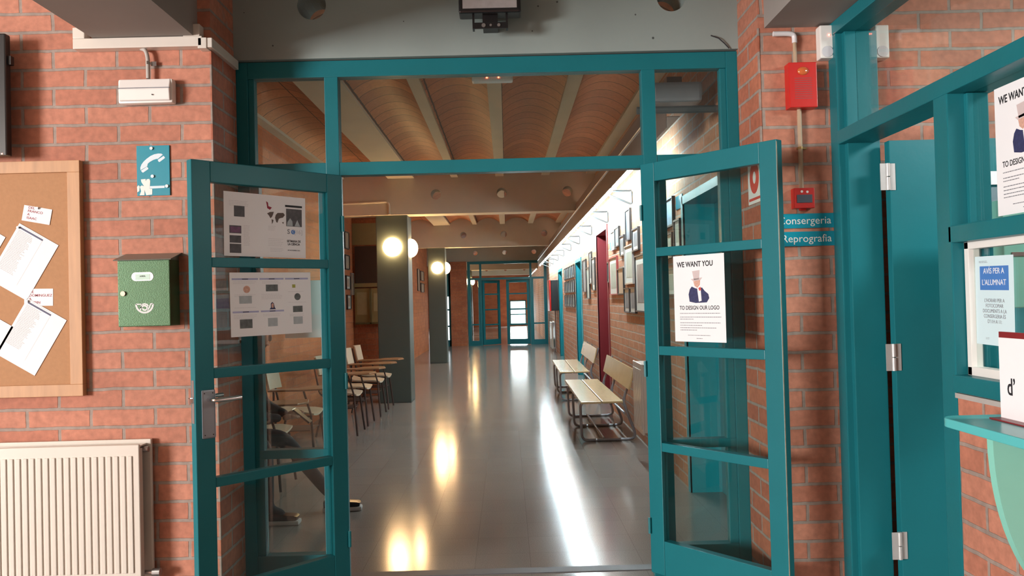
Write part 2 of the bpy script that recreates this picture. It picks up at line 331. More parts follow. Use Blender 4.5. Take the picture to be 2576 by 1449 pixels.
# lintel beam with round holes
def holed(name, x0, x1, y0, y1, z0, z1, holes, zh, r, m):
    o = MB().box(x0, x1, y0, y1, z0, z1).build(name, m)
    c = MB()
    for x in holes: c.cyl((x, y0 - 0.1, zh), (x, y1 + 0.1, zh), r, 40)
    boolean_cut(o, c.build('c', m)); return o
struct(holed('trim_1', -1.425, 1.25, 4.07, 4.33, 2.705, 3.4, (-0.965, -0.04, 0.886), 2.98, 0.074, CONC), 'pale concrete lintel beam with round holes above the glazed doors', 'beam')
struct(MB().box(-1.90, -1.43, -3.5, 4.33, 2.71, 3.4).build('trim_2', CONC3), 'concrete beam running overhead along the left of the lobby', 'beam')
struct(MB().box(1.255, 1.555, -3.5, 4.33, 2.70, 3.4).build('trim_3', CONC3), 'concrete beam running overhead beside the booth glazing', 'beam')
# corridor beams
BY = (11.45, 18.65, 25.75, 32.9, 40.1)
for i, y in enumerate(BY):
    o = holed('trim_%d' % (4 + i), -2.6, 1.75, y, y + 0.3, 2.71, 3.42, (-0.985, -0.035, 0.915), 2.99, 0.074, CONC2)
    struct(o, ('nearest', 'second', 'third', 'fourth', 'farthest')[i] + ' concrete cross beam with round holes over the corridor', 'beam')
# vaults and joists per bay
jx = [-2.35 + 0.0, -1.72, -0.70, -0.06, 0.60, 1.25]
ends = [(4.33, 11.45), (11.75, 18.65), (18.95, 25.75), (26.05, 32.9), (33.2, 40.1), (40.4, 44.0)]
for bi, (ya, yb) in enumerate(ends):
    mb = MB()
    spans = [(-3.4, -2.42), (-2.30, -1.67), (-1.29, -0.76), (-0.66, -0.12), (0.0, 0.54), (0.66, 1.19)]
    for (a, b) in spans:
        n = 12; pts = []
        for k in range(n + 1):
            t = k / n; x = a + (b - a) * t; pts.append((x, 3.262 + 0.115 * math.sin(math.pi * t) ** 0.8))
        pts += [(b, 3.45), (a, 3.45)]
        mb.prism(pts, 'y', ya, yb)
    c = mb.build('ceiling', B_VAULT, smooth=True); struct(c, 'brick vaulted ceiling of corridor bay %s' % ('one', 'two', 'three', 'four', 'five', 'six')[bi], 'ceiling')
    for (a, b) in [(-2.42, -2.30), (-1.67, -1.29), (-0.76, -0.66), (-0.12, 0.0), (0.54, 0.66), (1.19, 1.52)]:
        MB().box(a, b, ya, yb, 3.23, 3.45).build('joist', CONC2, c)
struct(MB().box(-3.6, 2.2, 4.1, 44.2, 3.45, 3.5).build('ceiling', CONC2), 'concrete slab above the corridor vaults', 'ceiling')
# corridor right wall with door recesses
WX = 1.32
openings = [(4.62, 5.85, 2.14), (10.25, 11.45, 2.36), (13.9, 15.0, 2.13), (18.75, 20.0, 2.13)]
mb = MB(); y = 4.25
for (a, b, h) in openings:
    mb.box(WX, 1.75, y, a, 0, 3.45); mb.box(WX, 1.75, a, b, h, 3.45); y = b
mb.box(WX, 1.75, y, 44, 0, 3.45)
struct(mb.build('wall_right', B_COR), 'long brick corridor wall on the right, washed by the fluorescent tubes', 'wall')
mb = MB(); mb.box(-2.6, -2.4, 4.25, 24.0, 0, 3.45)
struct(mb.build('wall_left', B_CORL), 'orange brick wall behind the chairs on the left of the corridor', 'wall')
mb = MB(); mb.box(-2.4, -1.88, 12.45, 12.75, 0, 0.0 + 3.3)
struct(mb.build('wall_side', B_CORF), 'short orange wall behind the nearest grey column', 'wall')
mb = MB(); mb.box(-1.80, -1.28, 25.5, 25.75, 0, 2.71)
struct(mb.build('wall_end', B_CORF), 'brick pier left of the far glazed doors', 'wall')
struct(MB().box(-5.2, -5.0, 24.0, 32.2, 0, 3.45).box(-5.2, -5.0, 34.6, 44, 0, 3.45).box(-5.2, -5.0, 32.2, 34.6, 0, .4).box(-5.2, -5.0, 32.2, 34.6, 2.6, 3.45).build('wall_west', B_CORL), 'outer wall of the far hall', 'wall')
struct(MB().box(-5.0, -4.3, 43.8, 44.0, 0, 3.45).box(-4.3, -3.2, 43.8, 44.0, 1.9, 3.45).box(-3.2, 0.15, 43.8, 44.0, 0, 3.45).box(0.15, 1.05, 43.8, 44.0, 1.40, 3.45).box(1.05, 1.4, 43.8, 44.0, 0, 3.45).box(0.15, 1.05, 43.8, 44.0, 0, 0.06).build('wall_end', B_CORF), 'brick end wall of the far hall', 'wall')
struct(MB().box(-5.0, -2.4, 24.0, 24.2, 0, 3.45).build('wall_side', B_CORF), 'brick wall closing the far hall', 'wall')
struct(MB().box(-5.2, -2.5, 24, 44, 3.4, 3.5).build('ceiling', CONC2), 'ceiling of the far hall', 'ceiling')
# columns
for i, (x0, x1, y0, y1) in enumerate([(-1.87, -1.41, 11.5, 11.97), (-1.84, -1.43, 18.7, 19.15), (-1.84, -1.43, 32.95, 33.4)]):
    struct(MB().box(x0, x1, y0, y1, 0.0, 2.71, 0.012).build('trim_%d' % (10 + i), COLP), ('nearest', 'second', 'farthest')[i] + ' grey green painted square column on the corridor left', 'column')
# threshold
struct(MB().box(XL, XR, 4.205, 4.285, 0.0, 0.004).build('trim_20', mat('dark_threshold', (0.09, 0.09, 0.10), 0.5)), 'dark threshold strip across the floor under the doors', 'threshold')
# ---------------------------------------------------------------- glazed screens (frame + panes), door leaves
RZ = [0.0, 0.185, 0.636, 0.680, 1.123, 1.168, 1.622, 1.666, 2.005, 2.10]
def leaf(name, label, loc, rz, w, sgn, hand=None, mats=TEAL, thick=0.045, zs=0.012):
    root = thing(name, label, 'door', loc, rz); root['kind'] = 'structure'
    a, b = (0, w) if sgn > 0 else (-w, 0); st = 0.088; t = thick / 2
    mb = MB(); mb.box(a, a + st, -t, t, zs, 2.10, 0.003); mb.box(b - st, b, -t, t, zs, 2.10, 0.003)
    for (z0, z1) in ((zs, RZ[1]), (RZ[2], RZ[3]), (RZ[4], RZ[5]), (RZ[6], RZ[7]), (RZ[8], 2.10)):
        mb.box(a + st, b - st, -t + 0.001, t - 0.001, z0, z1, 0.003)
    mb.build('frame', mats, root)
    for (z0, z1) in ((RZ[1], RZ[2]), (RZ[3], RZ[4]), (RZ[5], RZ[6]), (RZ[7], RZ[8])):
        MB().box(a + st, b - st, -0.002, 0.002, z0, z1).build('pane', GLASS, root)
    return root
dl = leaf('door_1', 'left dark teal glazed door leaf, open towards us, with paper notices and lever handle', (-0.845, 4.08, 0), 45.0, 0.78, -1)
dr = leaf('door_2', 'right teal glazed door leaf, open towards us, with a poster on its glass', (0.722, 4.10, 0.02), -50.2, 0.78, 1)
# hinges on the inner sides, worn edge strips, handle
for root, sgn in ((dl, -1), (dr, 1)):
    for z in (0.25, 1.05, 1.85):
        MB().cyl((0.004 * sgn, -0.03, z - 0.04), (0.004 * sgn, -0.03, z + 0.04), 0.008, 10).build('hinge', TEAL, root)
mb = MB(); mb.box(-0.752, -0.692, -0.0275, -0.0225, 0.86, 1.075, 0.006); hp = mb.build('handle_plate', PLATE, dl)
mb = MB()
for x in (-0.741, -0.703):
    for z in (0.875, 1.06): mb.cyl((x, -0.0285, z), (x, -0.027, z), 0.0028, 8)
mb.build('screw', BLACK, hp)
MB().tube([(-0.722, -0.027, 1.032), (-0.722, -0.085, 1.032), (-0.60, -0.09, 1.034)], 0.010, 12, 0.02).build('lever', CHROME, hp, True)
mb = MB(); mb.box(-0.752, -0.692, 0.0225, 0.0275, 0.86, 1.075, 0.004); mb.tube([(-0.722, 0.027, 1.032), (-0.722, 0.085, 1.032), (-0.60, 0.09, 1.034)], 0.010, 12, 0.02)
mb.build('rear_handle', STEEL, dl)
mb = MB(); mb.box(-0.7815, -0.780, -0.012, 0.012, 0.93, 1.12); mb.build('lock_plate', STEEL, dl)
MB().box(-0.800, -0.780, -0.009, 0.009, 1.02, 1.045, 0.003).build('latch', CHROME, dl)
# worn pale strip on the free edge of the right leaf
MB().box(0.7795, 0.7808, -0.0225, -0.017, 0.03, 2.09).build('worn_edge', mat('worn_wood', (0.35, 0.30, 0.22), 0.8, var=0.7, scale=18), dr)
def screen(yc, x0, x1, m0, m1, ztop, names, labels, tealside=TEAL, tealframe=TEAL):
    t = 0.035
    root = thing(names, labels, 'glazed screen', ((m0 + m1) / 2, yc, 0)); root['kind'] = 'structure'
    ox = (m0 + m1) / 2
    def B(mb, a, b, c, d, dy=0.0): mb.box(a - ox, b - ox, -t + dy, t - dy, c, d, 0.003)
    mb = MB()
    B(mb, x0, x0 + 0.06, 0, ztop); B(mb, x1 - 0.06, x1, 0, ztop)                                    # outer posts
    B(mb, x0 + 0.06, x1 - 0.06, ztop - 0.085, ztop, 0.001)                                          # head
    B(mb, x0 + 0.06, x1 - 0.06, 2.105, 2.172, 0.001)                                                # transom
    B(mb, m0 - 0.035, m0 + 0.035, 0, ztop - 0.085, -0.002); B(mb, m1 - 0.035, m1 + 0.035, 0, ztop - 0.085, -0.002)
    for (a, b) in ((x0 + 0.06, m0 - 0.035), (m1 + 0.035, x1 - 0.06)):
        B(mb, a, b, 0.0, 0.16, 0.003); B(mb, a, b, 0.655, 0.70, 0.003)
        B(mb, a, b, 1.13, 1.175, 0.003) if False else None
        # inner sash lining
        B(mb, a, a + 0.045, 0.16, 2.105, 0.008); B(mb, b - 0.045, b, 0.16, 2.105, 0.008)
    B(mb, x0 + 0.06, x0 + 0.09, 2.172, ztop - 0.085, 0.008); B(mb, x1 - 0.09, x1 - 0.06, 2.172, ztop - 0.085, 0.008)
    mb.build('frame', tealframe, root)
    for (a, b, c, d) in ((x0 + 0.09, m0 - 0.035, 2.172, ztop - 0.085), (m0 + 0.035, m1 - 0.035, 2.172, ztop - 0.085), (m1 + 0.035, x1 - 0.09, 2.172, ztop - 0.085),
                         (x0 + 0.105, m0 - 0.08, 0.70, 2.105), (x0 + 0.105, m0 - 0.08, 0.16, 0.655), (m1 + 0.08, x1 - 0.105, 0.70, 2.105), (m1 + 0.08, x1 - 0.105, 0.16, 0.655)):
        MB().box(a - ox, b - ox, -0.002, 0.002, c, d).build('pane', GLASS, root)
    return root
screen(4.13, XL, XR, -0.88, 0.76, 2.70, 'window_1', 'teal framed glazed screen with transom panes around the open doors')
screen(25.55, -1.25, 1.30, -0.83, 0.78, 2.70, 'window_2', 'far glazed screen at the end of the corridor')
leaf('door_3', 'left glazed leaf of the far doors', (-0.79, 25.60, 0), 41.0, 0.74, 1)
leaf('door_4', 'right glazed leaf of the far doors, bright window behind it', (0.74, 25.60, 0), -10.0, 0.76, -1)
# far window in the end wall and side glazing
root = thing('window_3', 'bright white window at the very end of the corridor', 'window', (0.6, 43.75, 0)); root['kind'] = 'structure'
mb = MB()
for z in (0.06, 0.62, 1.36): mb.box(-0.45, 0.45, -0.03, 0.03, z, z + 0.05)
for x in (-0.45, 0.40): mb.box(x, x + 0.05, -0.03, 0.03, 0.06, 1.40)
mb.build('frame', TEAL, root); MB().box(-0.4, 0.4, -0.002, 0.002, 0.11, 1.36).build('pane', GLASS, root)
root = thing('window_4', 'narrow bright glazing between the second column and the far brick pier', 'window', (-2.1, 25.6, 0)); root['kind'] = 'structure'
mb = MB()
for z in (0.15, 0.62, 1.15, 1.6): mb.box(-0.30, 0.30, -0.03, 0.03, z, z + 0.05)
mb.box(-0.30, 0.30, -0.03, 0.03, 1.65, 2.7); mb.box(-0.30, 0.30, -0.03, 0.03, 0, .15); mb.box(-0.30, -0.24, -0.03, 0.03, 0, 2.7); mb.box(0.24, 0.30, -0.03, 0.03, 0, 2.7)
mb.build('frame', TEAL, root); MB().box(-0.24, 0.24, -0.002, 0.002, 0.2, 1.6).build('pane', GLASS, root)
# lobby window frames
for nm, loc, rz, wd in (('window_5', (-9.1, -4.0, 0), 90, 3.2),):
    root = thing(nm, 'wide lobby window', 'window', loc, rz); root['kind'] = 'structure'
    mb = MB(); h = wd / 2
    for x in (-h, -h / 3, h / 3 - 0.05, h - 0.05): mb.box(x, x + 0.05, -0.03, 0.03, 0.75, 2.8)
    for z in (0.75, 2.75): mb.box(-h, h, -0.03, 0.03, z, z + 0.05)
    mb.build('frame', TEAL, root); MB().box(-h, h, -0.002, 0.002, 0.8, 2.75).build('pane', GLASS, root)
# corridor right doors (recessed)
def cdoor(n, a, b, h, m, label, fm=None):
    root = thing('door_%d' % n, label, 'door', (WX, (a + b) / 2, 0), -90); root['kind'] = 'structure'
    w_ = (b - a) / 2; f = 0.07
    mb = MB()
    mb.box(-w_, -w_ + 0.03, -0.012, 0.26, 0, h); mb.box(w_ - 0.03, w_, -0.012, 0.26, 0, h); mb.box(-w_ + 0.03, w_ - 0.03, -0.012, 0.26, h - 0.03, h)
    mb.box(-w_ - 0.03, -w_ + 0.03, -0.014, 0.0, 0, h + 0.03); mb.box(w_ - 0.03, w_ + 0.03, -0.014, 0.0, 0, h + 0.03); mb.box(-w_, w_, -0.014, 0.0, h - 0.03, h + 0.03)
    mb.build('frame', fm or m, root)
    MB().box(-w_ + 0.03, w_ - 0.03, 0.22, 0.26, 0.0, h - 0.03).build('door_panel', m, root)
    MB().tube([(-w_ + 0.12, 0.22, 1.03), (-w_ + 0.12, 0.17, 1.03), (-w_ + 0.24, 0.165, 1.03)], 0.01, 8, 0.015).build('handle', CHROME, root)
cdoor(5, 4.62, 5.85, 2.14, TEAL, 'nearest teal door on the right wall, seen through the right leaf', DOORT)
cdoor(6, 10.25, 11.45, 2.36, REDDK, 'tall dark red door recess on the right wall')
cdoor(7, 13.9, 15.0, 2.13, DOORT, 'bright teal door beyond the red one')
cdoor(8, 18.75, 20.0, 2.13, DOORT, 'farthest teal door beside the hose cabinet')
# ---------------------------------------------------------------- concierge booth partition
PX0, PX1 = 1.555, 1.70
root = thing('window_7', 'teal timber partition with glazing and hatch of the booth on the right', 'glazed screen', (PX0, 2.7, 0)); root['kind'] = 'structure'
def PB(mb, x0, x1, y0, y1, z0, z1, bev=0.004): mb.box(x0 - PX0, x1 - PX0, y0 - 2.7, y1 - 2.7, z0, z1, bev)
mb = MB()
PB(mb, PX0, PX1 - 0.01, 3.665, 3.75, 0, 2.64)
PB(mb, PX0 + 0.03, PX1 + 0.035, 3.635, 3.668, 0, 2.64)
PB(mb, PX0, PX1 - 0.01, 2.76, 2.85, 0, 2.13)
PB(mb, PX0 + 0.06, PX1 - 0.01, 2.74, 2.765, 1.13, 2.12)
PB(mb, PX0 - 0.002, PX1, -3.5, 3.75, 2.64, 2.70)
PB(mb, PX0 - 0.002, PX1 + 0.01, -3.5, 3.668, 2.122, 2.185)
PB(mb, PX0, PX1, -0.6, 2.78, 1.60, 1.66)
PB(mb, PX0 - 0.002, PX1 + 0.02, -0.6, 2.78, 1.08, 1.14)
PB(mb, PX0, PX1, -0.7, -0.6, 0, 2.13)
mb.build('frame', TEAL, root)
mb = MB(); PB(mb, PX0 - 0.008, PX0 + 0.004, 1.2, 2.755, 1.062, 1.079, 0); mb.build('cement_fillet', mat('cement', (0.4, 0.38, 0.36), 0.9), root)
for (a, b, c, d) in ((-3.5, 3.635, 2.185, 2.64), (-0.6, 2.74, 1.66, 2.122)):
    mb = MB(); PB(mb, 1.635, 1.639, a, b, c, d, 0); mb.build('pane', GLASS, root)
struct(MB().box(PX0 + 0.005, PX1 - 0.005, -3.5, 2.76, 0, 1.08).build('wall_right', B_BOOTH), 'low brick wall under the booth hatch', 'wall')
struct(MB().box(1.70, 4.0, -3.5, YF, 2.95, 3.0).build('ceiling', WHITE), 'white ceiling inside the booth', 'ceiling')
struct(MB().box(1.70, 4.0, -1.0, -0.9, 0, 2.95).build('wall_booth', B_LEFT), 'rear wall inside the booth', 'wall')
# white aluminium sliding frame in the hatch
sw = thing('hatch_frame', 'white aluminium sliding window frame in the booth hatch', 'window frame', (1.615, 2.075, 1.14), -90)
mb = MB(); h = 0.46
for (a, b, c, d) in ((-0.68, -0.655, 0, h), (0.66, 0.68, 0, h), (-0.68, 0.68, 0.0, 0.03), (-0.68, 0.68, h - 0.025, h)): mb.box(a, b, -0.02, 0.02, c, d, 0.002)
mb.build('frame', WHITE, sw); MB().box(-0.655, 0.66, -0.002, 0.002, 0.03, h - 0.025).build('pane', GLASS, sw)
sw['kind'] = 'structure'; sw.name = 'window_8'
# booth door slab, opened inwards, with hinges
bd = thing('door_9', 'dark teal booth door standing open behind the partition', 'door', (1.725, 3.58, 0.02)); bd['kind'] = 'structure'
MB().box(0.012, 0.83, -0.022, 0.022, 0.01, 2.095, 0.003).build('door_panel', TEAL, bd)
for z in (0.28, 1.12, 1.93):
    mb = MB(); mb.cyl((0.0, -0.03, z - 0.06), (0.0, -0.03, z - 0.002), 0.0095, 12); mb.cyl((0.0, -0.03, z + 0.002), (0.0, -0.03, z + 0.06), 0.0095, 12)
    mb.box(-0.035, -0.002, -0.032, -0.028, z - 0.06, z + 0.06); mb.box(0.012, 0.035, -0.026, -0.0235, z - 0.06, z + 0.06)
    mb.build('hinge', mat('hinge_metal', (0.55, 0.56, 0.56), 0.35, metal=0.4), bd, True)
# shelf and bracket
sh = thing('counter_shelf', 'glossy light teal counter shelf with rounded corner under the booth hatch', 'shelf', (PX0, 2.0, 1.028))
pts = [(0.003, 0.415)] + [(-0.202 - 0.055 * math.sin(R(90 * k / 8)), 0.36 + 0.055 * math.cos(R(90 * k / 8))) for k in range(9)] + [(-0.257, -2.0), (0.003, -2.0)]
MB().prism(pts, 'z', 0.0, 0.027).build('worktop', TEALB, sh, bev=0.003)
pts = [(0.002, -0.0005)] + [(-0.225 * math.cos(R(90 * k / 16)) if k < 16 else 0.0, -0.0005 - 0.47 * math.sin(R(90 * k / 16))) for k in range(17)]
MB().prism([(x, z) for x, z in pts], 'y', 0.19, 0.218).build('bracket', MINT, sh)
# ---------------------------------------------------------------- papers, signs
def paper(name, label, cat, loc, rz, w_, h_, tilt=0.0, t=0.001, m=PAPER, group=None):
    root = thing(name, label, cat, loc, rz, group); root.rotation_euler = (0, R(tilt), R(rz))
    MB().box(-w_ / 2, w_ / 2, -t, 0, -h_ / 2, h_ / 2).build('sheet', m, root); return root
def poster_we(label, loc, rz):
    p = paper('poster', label, 'poster', loc, rz, 0.297, 0.42)
    y = -0.0012
    text('headline', 'WE WANT YOU', 0.036, -0.02, 0.165, y, INK, p, bold=0.0009, sx=0.80)
    text('headline', 'TO DESIGN OUR LOGO', 0.027, 0.0, -0.046, y, INK, p, bold=0.0004, sx=0.80)
    # a plain generic figure: pale tall hat, face, dark coat, white shirt front
    f = MB().poly([(-0.040, 0.058), (-0.022, 0.05), (-0.005, 0.046), (0.02, 0.052), (0.035, 0.035), (0.055, 0.02), (0.06, -0.0), (0.045, -0.02), (-0.02, -0.022), (-0.055, -0.015), (-0.06, 0.02), (-0.052, 0.045)], y - 0.0003, y).build('figure_coat', NAVY, p)
    MB().poly([(-0.008, 0.046), (0.012, 0.046), (0.016, -0.012), (0.0, -0.016)], y - 0.0007, y - 0.0003).build('figure_shirt', PAPER, p)
    MB().poly([(-0.03, 0.087), (0.01, 0.089), (0.008, 0.066), (-0.008, 0.05), (-0.024, 0.062)], y - 0.0007, y).build('figure_face', SKININK, p)
    MB().poly([(-0.044, 0.094), (0.022, 0.1), (0.012, 0.088), (-0.03, 0.083)], y - 0.0009, y).poly([(-0.035, 0.132), (0.008, 0.136), (0.004, 0.09), (-0.026, 0.088)], y - 0.0009, y).build('figure_hat', mat('pinkish_hat', (0.62, 0.52, 0.52), 0.7), p)
    MB().poly([(0.0, 0.05), (0.012, 0.055), (0.016, 0.04), (0.004, 0.036)], y - 0.0012, y - 0.0007).build('figure_tie', REDSP, p)
    mb = MB()
    for (z, n, wd) in ((-0.072, 1, 0.235), (-0.09, 1, 0.24), (-0.10, 1, 0.08), (-0.118, 1, 0.24), (-0.13, 1, 0.13), (-0.142, 1, 0.215), (-0.153, 1, 0.10)): lines(mb, -0.115, z, wd, n, 0.01, y, 0.0028, 0.02)
    lines(mb, -0.07, -0.178, 0.13, 1, 0.01, y, 0.0026, 0.02); lines(mb, -0.02, -0.193, 0.035, 1, 0.01, y, 0.0026, 0.02)
    mb.build('small_print', GREYINK, p)['kind'] = 'stuff'; return p
c, s_ = math.cos(R(-50.2)), math.sin(R(-50.2))
def on_leaf(root, x, z, off):
    a = root.rotation_euler.z; nx, ny = math.sin(a), -math.cos(a)
    return (root.location.x + x * math.cos(a) + nx * off, root.location.y + x * math.sin(a) + ny * off, z + root.location.z)
poster_we('white WE WANT YOU poster taped inside the open right door leaf', on_leaf(dr, 0.345, 1.405, 0.0235), -50.2)
poster_we('white WE WANT YOU poster on the upper booth glazing at the right edge', (1.632, 2.465, 1.885), -90)
# fair notices on the left leaf
p = paper('notice', 'science week programme with photos and a world map, upper notice on the left leaf', 'notice', on_leaf(dl, -0.415, 1.822, 0.0045), 45, 0.42, 0.297, 0.6)
y = -0.0012
[MB().box(x - w_ / 2, x + w_ / 2, y - .0003, y, z - h_ / 2, z + h_ / 2).build('photo', PHOTO, p) for (x, z, w_, h_) in ((-0.135, 0.06, 0.052, 0.05), (-0.155, -0.025, 0.058, 0.036), (-0.155, -0.07, 0.056, 0.034), (-0.155, -0.113, 0.056, 0.042))]
MB().box(-0.18, -0.13, y - .0006, y - .0003, -0.04, -0.012).build('photo', PHOTOM, p)
MB().box(0.105, 0.19, y - .0003, y, 0.005, 0.09).build('photo', PHOTO, p)
mb = MB(); mb.poly([(0.108, 0.007), (0.14, 0.007), (0.138, 0.03), (0.126, 0.045), (0.112, 0.025)], y - .0006, y - .0003).poly([(0.15, 0.007), (0.18, 0.007), (0.165, 0.038)], y - .0006, y - .0003); mb.build('photo', PHOTOB, p)
MB().box(0.10, 0.192, y - .0003, y, 0.098, 0.108).build('heading_bar', INK, p)
text('lettering', 'S', 0.032, 0.117, -0.022, y, GREYINK, p, bold=0.0004); text('lettering', '[16]', 0.028, 0.170, -0.022, y, PALEINK, p)
MB().cyl((0.142, y, -0.022), (0.142, y - .0005, -0.022), 0.011, 24).build('logo', BLUEINK, p)
text('lettering', 'C', 0.018, 0.142, -0.022, y - .0006, PAPER, p)
text('lettering', 'SETMANA DE\nLA CIÈNCIA', 0.0145, 0.145, -0.075, y, INK, p, bold=0.0004, sx=0.85)
text('lettering', 'DE NOVEMBRE 2016', 0.0075, 0.145, -0.112, y, GREYINK, p, bold=0.0002)
mb = MB()
mb.poly([(0.005, 0.06), (0.02, 0.068), (0.04, 0.07), (0.035, 0.055), (0.03, 0.045), (0.022, 0.038), (0.015, 0.05)], y - .0003, y)
mb.poly([(0.028, 0.034), (0.038, 0.03), (0.035, 0.02), (0.030, 0.01)], y - .0003, y)
mb.poly([(0.05, 0.056), (0.06, 0.066), (0.09, 0.068), (0.098, 0.058), (0.088, 0.045), (0.075, 0.042), (0.066, 0.038), (0.058, 0.018), (0.052, 0.022), (0.046, 0.042)], y - .0003, y)
mb.poly([(0.082, 0.022), (0.092, 0.024), (0.09, 0.014)], y - .0003, y); mb.build('world_map', mat('map_brown', (0.13, 0.10, 0.09), 0.8, var=0.4), p)
mb = MB(); mb.poly([(-0.0, 0.118), (0.01, 0.112), (0.012, 0.095), (0.03, 0.09), (0.02, 0.078), (0.006, 0.085), (0.004, 0.10)], y - .0003, y); mb.build('logo', REDINK, p)
mb = MB(); lines(mb, -0.185, 0.107, 0.10, 4, 0.007, y, .0012); lines(mb, -0.115, -0.005, 0.032, 15, 0.0065, y, .0012); lines(mb, 0.01, -0.06, 0.08, 5, 0.008, y, .0012); lines(mb, 0.02, -0.105, 0.07, 3, 0.007, y, .0012); lines(mb, 0.01, -0.0, 0.04, 4, 0.006, y, .0012); mb.build('small_print', PALEINK, p)['kind'] = 'stuff'
p = paper('notice', 'programme sheet with lilac headings and small pictures, lower notice on the left leaf', 'notice', on_leaf(dl, -0.392, 1.452, 0.0045), 45, 0.42, 0.297, -0.5)
for (x, z, w_) in ((-0.135, 0.118, 0.13), (0.0, 0.118, 0.125), (0.133, 0.118, 0.125), (-0.135, -0.035, 0.13), (0.0, -0.035, 0.12)):
    q = MB().box(x - w_ / 2, x + w_ / 2, y - .0003, y, z - .004, z + .004).build('heading_bar', LILAC, p)
    MB().box(x - .015, x + .015, y - .0005, y - .0003, z - 0.0015, z + 0.0015).build('heading_text', INK, q)
[MB().box(x - w_ / 2, x + w_ / 2, y - .0003, y, z - h_ / 2, z + h_ / 2).build('photo', PHOTOG, p) for (x, z, w_, h_) in ((0.0, 0.075, 0.062, 0.032), (0.135, -0.03, 0.052, 0.03), (-0.135, -0.09, 0.062, 0.042))]
[MB().box(x - w_ / 2, x + w_ / 2, y - .0003, y, z - h_ / 2, z + h_ / 2).build('photo', PHOTOB, p) for (x, z, w_, h_) in ((-0.135, 0.022, 0.062, 0.036), (0.0, -0.088, 0.05, 0.04), (0.135, -0.085, 0.05, 0.036))]
mb = MB(); mb.poly([(-0.015, -0.027), (0.018, -0.027), (0.012, -0.018), (0.008, 0.0), (0.0, 0.008), (-0.008, 0.0), (-0.008, -0.018)], y - .0003, y); mb.build('portrait', NAVY, p)
mb = MB(); mb.poly([(-0.004, -0.02), (0.006, -0.02), (0.007, -0.004), (0.001, 0.003), (-0.005, -0.004)], y - .0006, y - .0003); mb.build('portrait_face', SKININK, p); MB().cyl((-0.128, y, 0.07), (-0.128, y - .0004, 0.07), 0.017, 20).build('photo', SKININK, p)
mb = MB(); mb.cyl((0.135, y, 0.03), (0.135, y - .0004, 0.03), 0.017, 20); mb.build('emblem', PHOTOG, p)
MB().box(0.108, 0.125, y - .0003, y, 0.074, 0.09).build('emblem', mat('olive_ink', (0.35, 0.36, 0.08), 0.8, var=0.6, scale=90), p)
mb = MB(); lines(mb, -0.195, 0.105, 0.12, 2, 0.007, y, .0012); lines(mb, -0.05, 0.105, 0.10, 2, 0.007, y, .0012); lines(mb, -0.19, 0.045, 0.11, 2, 0.007, y, .0012); lines(mb, -0.055, 0.045, 0.11, 4, 0.007, y, .0012); lines(mb, 0.085, 0.055, 0.1, 1, 0.007, y, .0012); lines(mb, -0.19, -0.015, 0.11, 1, 0.007, y, .0012); lines(mb, -0.195, -0.05, 0.12, 3, 0.007, y, .0012); lines(mb, -0.05, -0.05, 0.1, 2, 0.007, y, .0012); lines(mb, 0.09, -0.055, 0.09, 2, 0.007, y, .0012); lines(mb, 0.085, 0.003, 0.1, 1, .007, y, .0012)
mb.build('small_print', PALEINK, p)['kind'] = 'stuff'
p = paper('notice', 'plain sheet seen from behind on the fixed glass beyond the left leaf', 'notice', (-1.05, 4.139, 1.42), 0, 0.21, 0.297, 0)
# booth window AVIS notice (inside the hatch glass)
p = paper('notice', 'white AVIS PER A L ALUMNAT notice with blue block in the booth hatch', 'notice', (1.610, 2.615, 1.397), -90, 0.205, 0.297, 1.0, m=mat('cool_paper', (0.62, 0.80, 0.86), 0.7, var=0.02))
p['label'] = 'white notice with a blue heading block taped to the booth hatch glass'
MB().box(-0.076, 0.078, y - .0003, y, 0.035, 0.115).build('heading_block', BLUEINK, p)
text('lettering', 'AVÍS PER A', 0.027, 0.0, 0.098, y - .0004, PAPER, p, sx=0.86); text('lettering', "L'ALUMNAT", 0.027, 0.0, 0.060, y - .0004, PAPER, p, sx=0.9)
text('lettering', "L'HORARI PER A\nFOTOCOPIAR\nDOCUMENTS A LA\nCONSERGERIA ÉS\nD'11H A 11:", 0.0175, 0.0, -0.035, y, GREYINK, p, sx=0.86)
mb = MB(); lines(mb, -0.08, 0.132, 0.05, 2, 0.004, y, .0014); lines(mb, -0.05, -0.125, 0.02, 2, 0.004, y, .001); mb.build('small_print', GREYINK, p)['kind'] = 'stuff'
# sign holder on the shelf
sh2 = thing('sign_holder', 'dark red sign holder with a white sheet standing on the booth shelf', 'sign holder', (1.45, 2.165, 1.0555), -90)
mb = MB(); mb.box(-0.17, 0.17, -0.004, 0.004, 0.0, 0.255); mb.box(-0.17, 0.17, -0.04, 0.05, 0.0, 0.004)
mb.build('holder', mat('maroon_plastic', (0.22, 0.02, 0.025), 0.35), sh2)
MB().box(-0.168, 0.17, -0.0065, -0.004, 0.004, 0.238).build('sheet', PAPER, sh2)
text('lettering', "d’", 0.07, -0.115, 0.095, -0.007, INK, sh2, bold=0.0008, sx=0.75)
# corridor name plates on the pier
for z, t_, lb in ((1.779, 'Consergeria', 'upper teal name plate reading Consergeria on the right pier'), (1.694, 'Reprografia', 'lower teal name plate reading Reprografia on the right pier')):
    p = thing('name_plate', lb, 'sign', (1.415, YF, z)); MB().box(-0.165, 0.165, -0.006, 0, -0.0345, 0.0345, 0.001).build('plate', SIGNT, p)
    text('lettering', t_, 0.050, 0.128, 0.0, -0.0065, WHITE, p, align='RIGHT', sx=1.02); MB().cyl((0.15, -0.006, 0.0), (0.15, -0.008, 0.0), 0.005, 10).build('screw', mat('rusty_screw', (0.3, 0.2, 0.16), 0.5), p)
